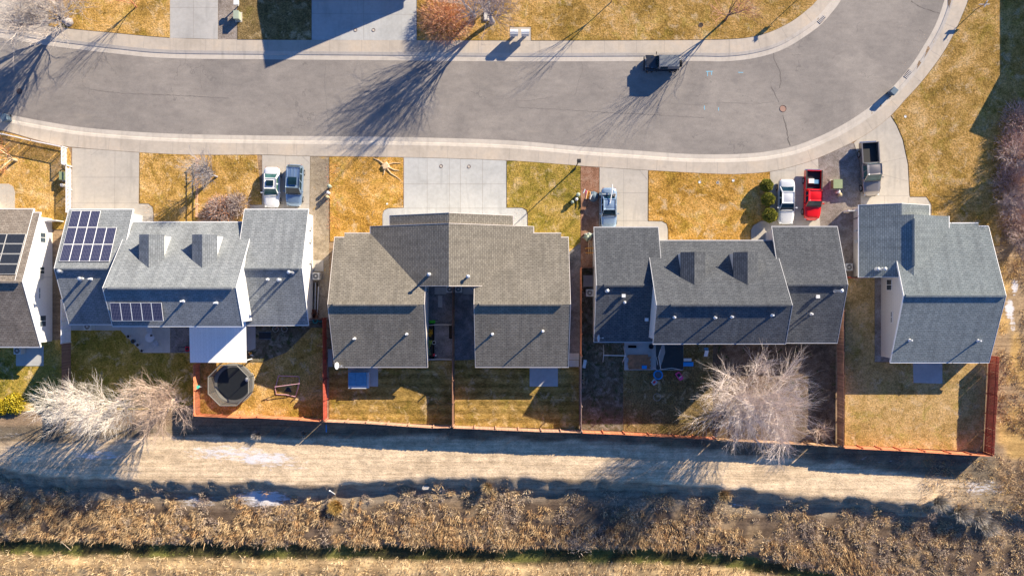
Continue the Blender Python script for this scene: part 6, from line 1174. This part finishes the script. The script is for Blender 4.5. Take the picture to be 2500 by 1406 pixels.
# stored poles between the duplexes
x, y, _ = G(772, 725); r = thing('pole_bundle', 'white poles and boards leaning along the right wall of the slate duplex', 'pole bundle', (x, y, 0))
for i, (a, b_) in enumerate((((767,690),(764,765)),((771,690),(770,768)),((776,688),(774,760)),((779,700),(776,770)))): part(r, 'pole', 'lid_white' if i % 2 else 'cedar_grey', lambda b: b.tube([(*G(*a)[:2],.1+.06*i),(*G(*b_)[:2],.15+.06*i)], .045, 5))
hemi(769, 765, .6, .5, 260, [(.2,.08,.05),(.3,.12,.08)], 'dark red tangled vine heap by the short brown fence', 'vine_heap', 'vine', None, .3, .03, 0, 4, 'foliage', True)
x, y, _ = G(770, 783); r = thing('garden_hose', 'coiled teal hose behind the slate duplex by the short brown fence', 'hose', (x, y, 0)); part(r, 'coil', 'teal', lambda b: b.torus(x, y, .06, .25, .05, 20, 6)); part(r, 'loose_end', 'teal', lambda b: b.tube([(x+.25,y,.05),(x+.6,y-.1,.05),(x+.8,y-.05,.05)], .04, 5))
# back step, mat and tools behind the slate duplex
x, y, _ = G(647, 819); r = thing('door_mat', 'dark square mat in the shaded yard behind the slate duplex', 'mat', (x, y, 0)); part(r, 'mat', 'net_black', lambda b: b.box(x-.65,x+.65,y-.35,y+.35,.005,.04)); part(r, 'border', 'bin_blue', lambda b: [b.box(x-.68,x+.68,y+s*.37-.03,y+s*.37+.03,.004,.05) for s in (-1,1)])
x, y, _ = G(684, 803); r = thing('push_bicycle', 'bicycle lying in the shade behind the slate duplex', 'bicycle', (x, y, .1))
for u in (-.5,.5): part(r, 'wheel', 'steel_pipe', lambda b: b.torus(x+u, y, .1, .32, .02, 20, 5))
part(r, 'frame', 'plank', lambda b: b.tube([(x-.5,y,.12),(x-.1,y+.3,.14),(x+.4,y+.28,.14),(x+.5,y,.12)], .025)); part(r, 'handlebar', 'steel_pipe', lambda b: b.tube([(x+.35,y+.45,.15),(x+.6,y+.25,.15)], .02))
x, y, _ = G(613, 862); r = thing('toy_heap', 'small heap of yellow and orange toys under the patio cover edge', 'toys', (x, y, 0)); part(r, 'block', 'orange_toy', lambda b: b.obox(x,y,.25,.2,.05,.25,.4)); part(r, 'block', 'tan_box', lambda b: b.obox(x-.2,y+.1,.2,.2,.05,.2,.1)); part(r, 'block', 'lid_white', lambda b: b.obox(x+.1,y-.2,.3,.1,.05,.15,-.3))
# leaning post, pipe, debris on the bank and track
def stick(a, b_, r0, m, label, name='post', cat='post', z0=0, z1=0):
    x0, y0, _ = G(*a); x1, y1, _ = G(*b_); r = thing(name, label, cat, (x0, y0, gz(x0,y0))); part(r, 'shaft', m, lambda b: b.tube([(x0,y0,gz(x0,y0)+z0),(x1,y1,gz(x1,y1)+z1)], r0, 6)); part(r, 'tip', m, lambda b: b.tube([(x1,y1,gz(x1,y1)+z1),(x1+(x1-x0)*.02,y1+(y1-y0)*.02,gz(x1,y1)+z1+.03)], r0*1.3, 6))
stick((812,1212),(810,1192),.07,'lid_white','white leaning post above the golden round tuft', z0=0, z1=1.1); stick((797,1036),(798,1052),.05,'toy_blue','short light blue pipe outside the corner of the back fences','pipe','pipe',.2,.3)
stick((151,1356),(150,1322),.04,'bark_tan','forked pale dead branch standing in the ditch at the lower left','dead_branch','branch',.3,1.4)
x, y, _ = G(1037, 1194); r = thing('flat_stone', 'pale grey flat stone at the foot of the bank', 'stone', (x, y, gz(x,y))); z = gz(x,y); part(r, 'stone', 'kerb', lambda b: b.prism([(x-.4,y-.1),(x-.25,y-.25),(x+.3,y-.2),(x+.42,y+.05),(x+.2,y+.22),(x-.3,y+.2)], z-.1, z+.2))
# loads in the red pickup bed
r, x, y = T('cooler', 'white cooler box in the bed of the red pickup', 'cooler', 1981, 442, 1.0); part(r, 'box', 'lid_white', lambda b: b.box(x-.3,x+.26,y-.24,y+.22,.74,1.02)); part(r, 'lid', 'lid_white', lambda b: b.box(x-.32,x+.28,y-.26,y+.24,1.021,1.08))
r, x, y = T('storage_tub', 'blue tub in the bed of the red pickup beside the white cooler', 'tub', 1993, 444, .95); part(r, 'tub', 'spa_blue', lambda b: b.box(x-.26,x+.26,y-.2,y+.2,.74,.96)); part(r, 'lid', 'spa_blue', lambda b: b.box(x-.28,x+.28,y-.22,y+.22,.961,1.0))
x, y, _ = G(2075, 517); r = thing('low_gate', 'short white gate panel left of the pewter roofed house', 'gate', (x, y, 0)); part(r, 'panel', 'trim_white', lambda b: b.box(x-.65,x+.75,y-.03,y+.03,.1,1.3)); part(r, 'post', 'trim_white', lambda b: b.box(x-.75,x-.65,y-.06,y+.06,0,1.4)); part(r, 'post', 'trim_white', lambda b: b.box(x+.75,x+.85,y-.06,y+.06,0,1.4))
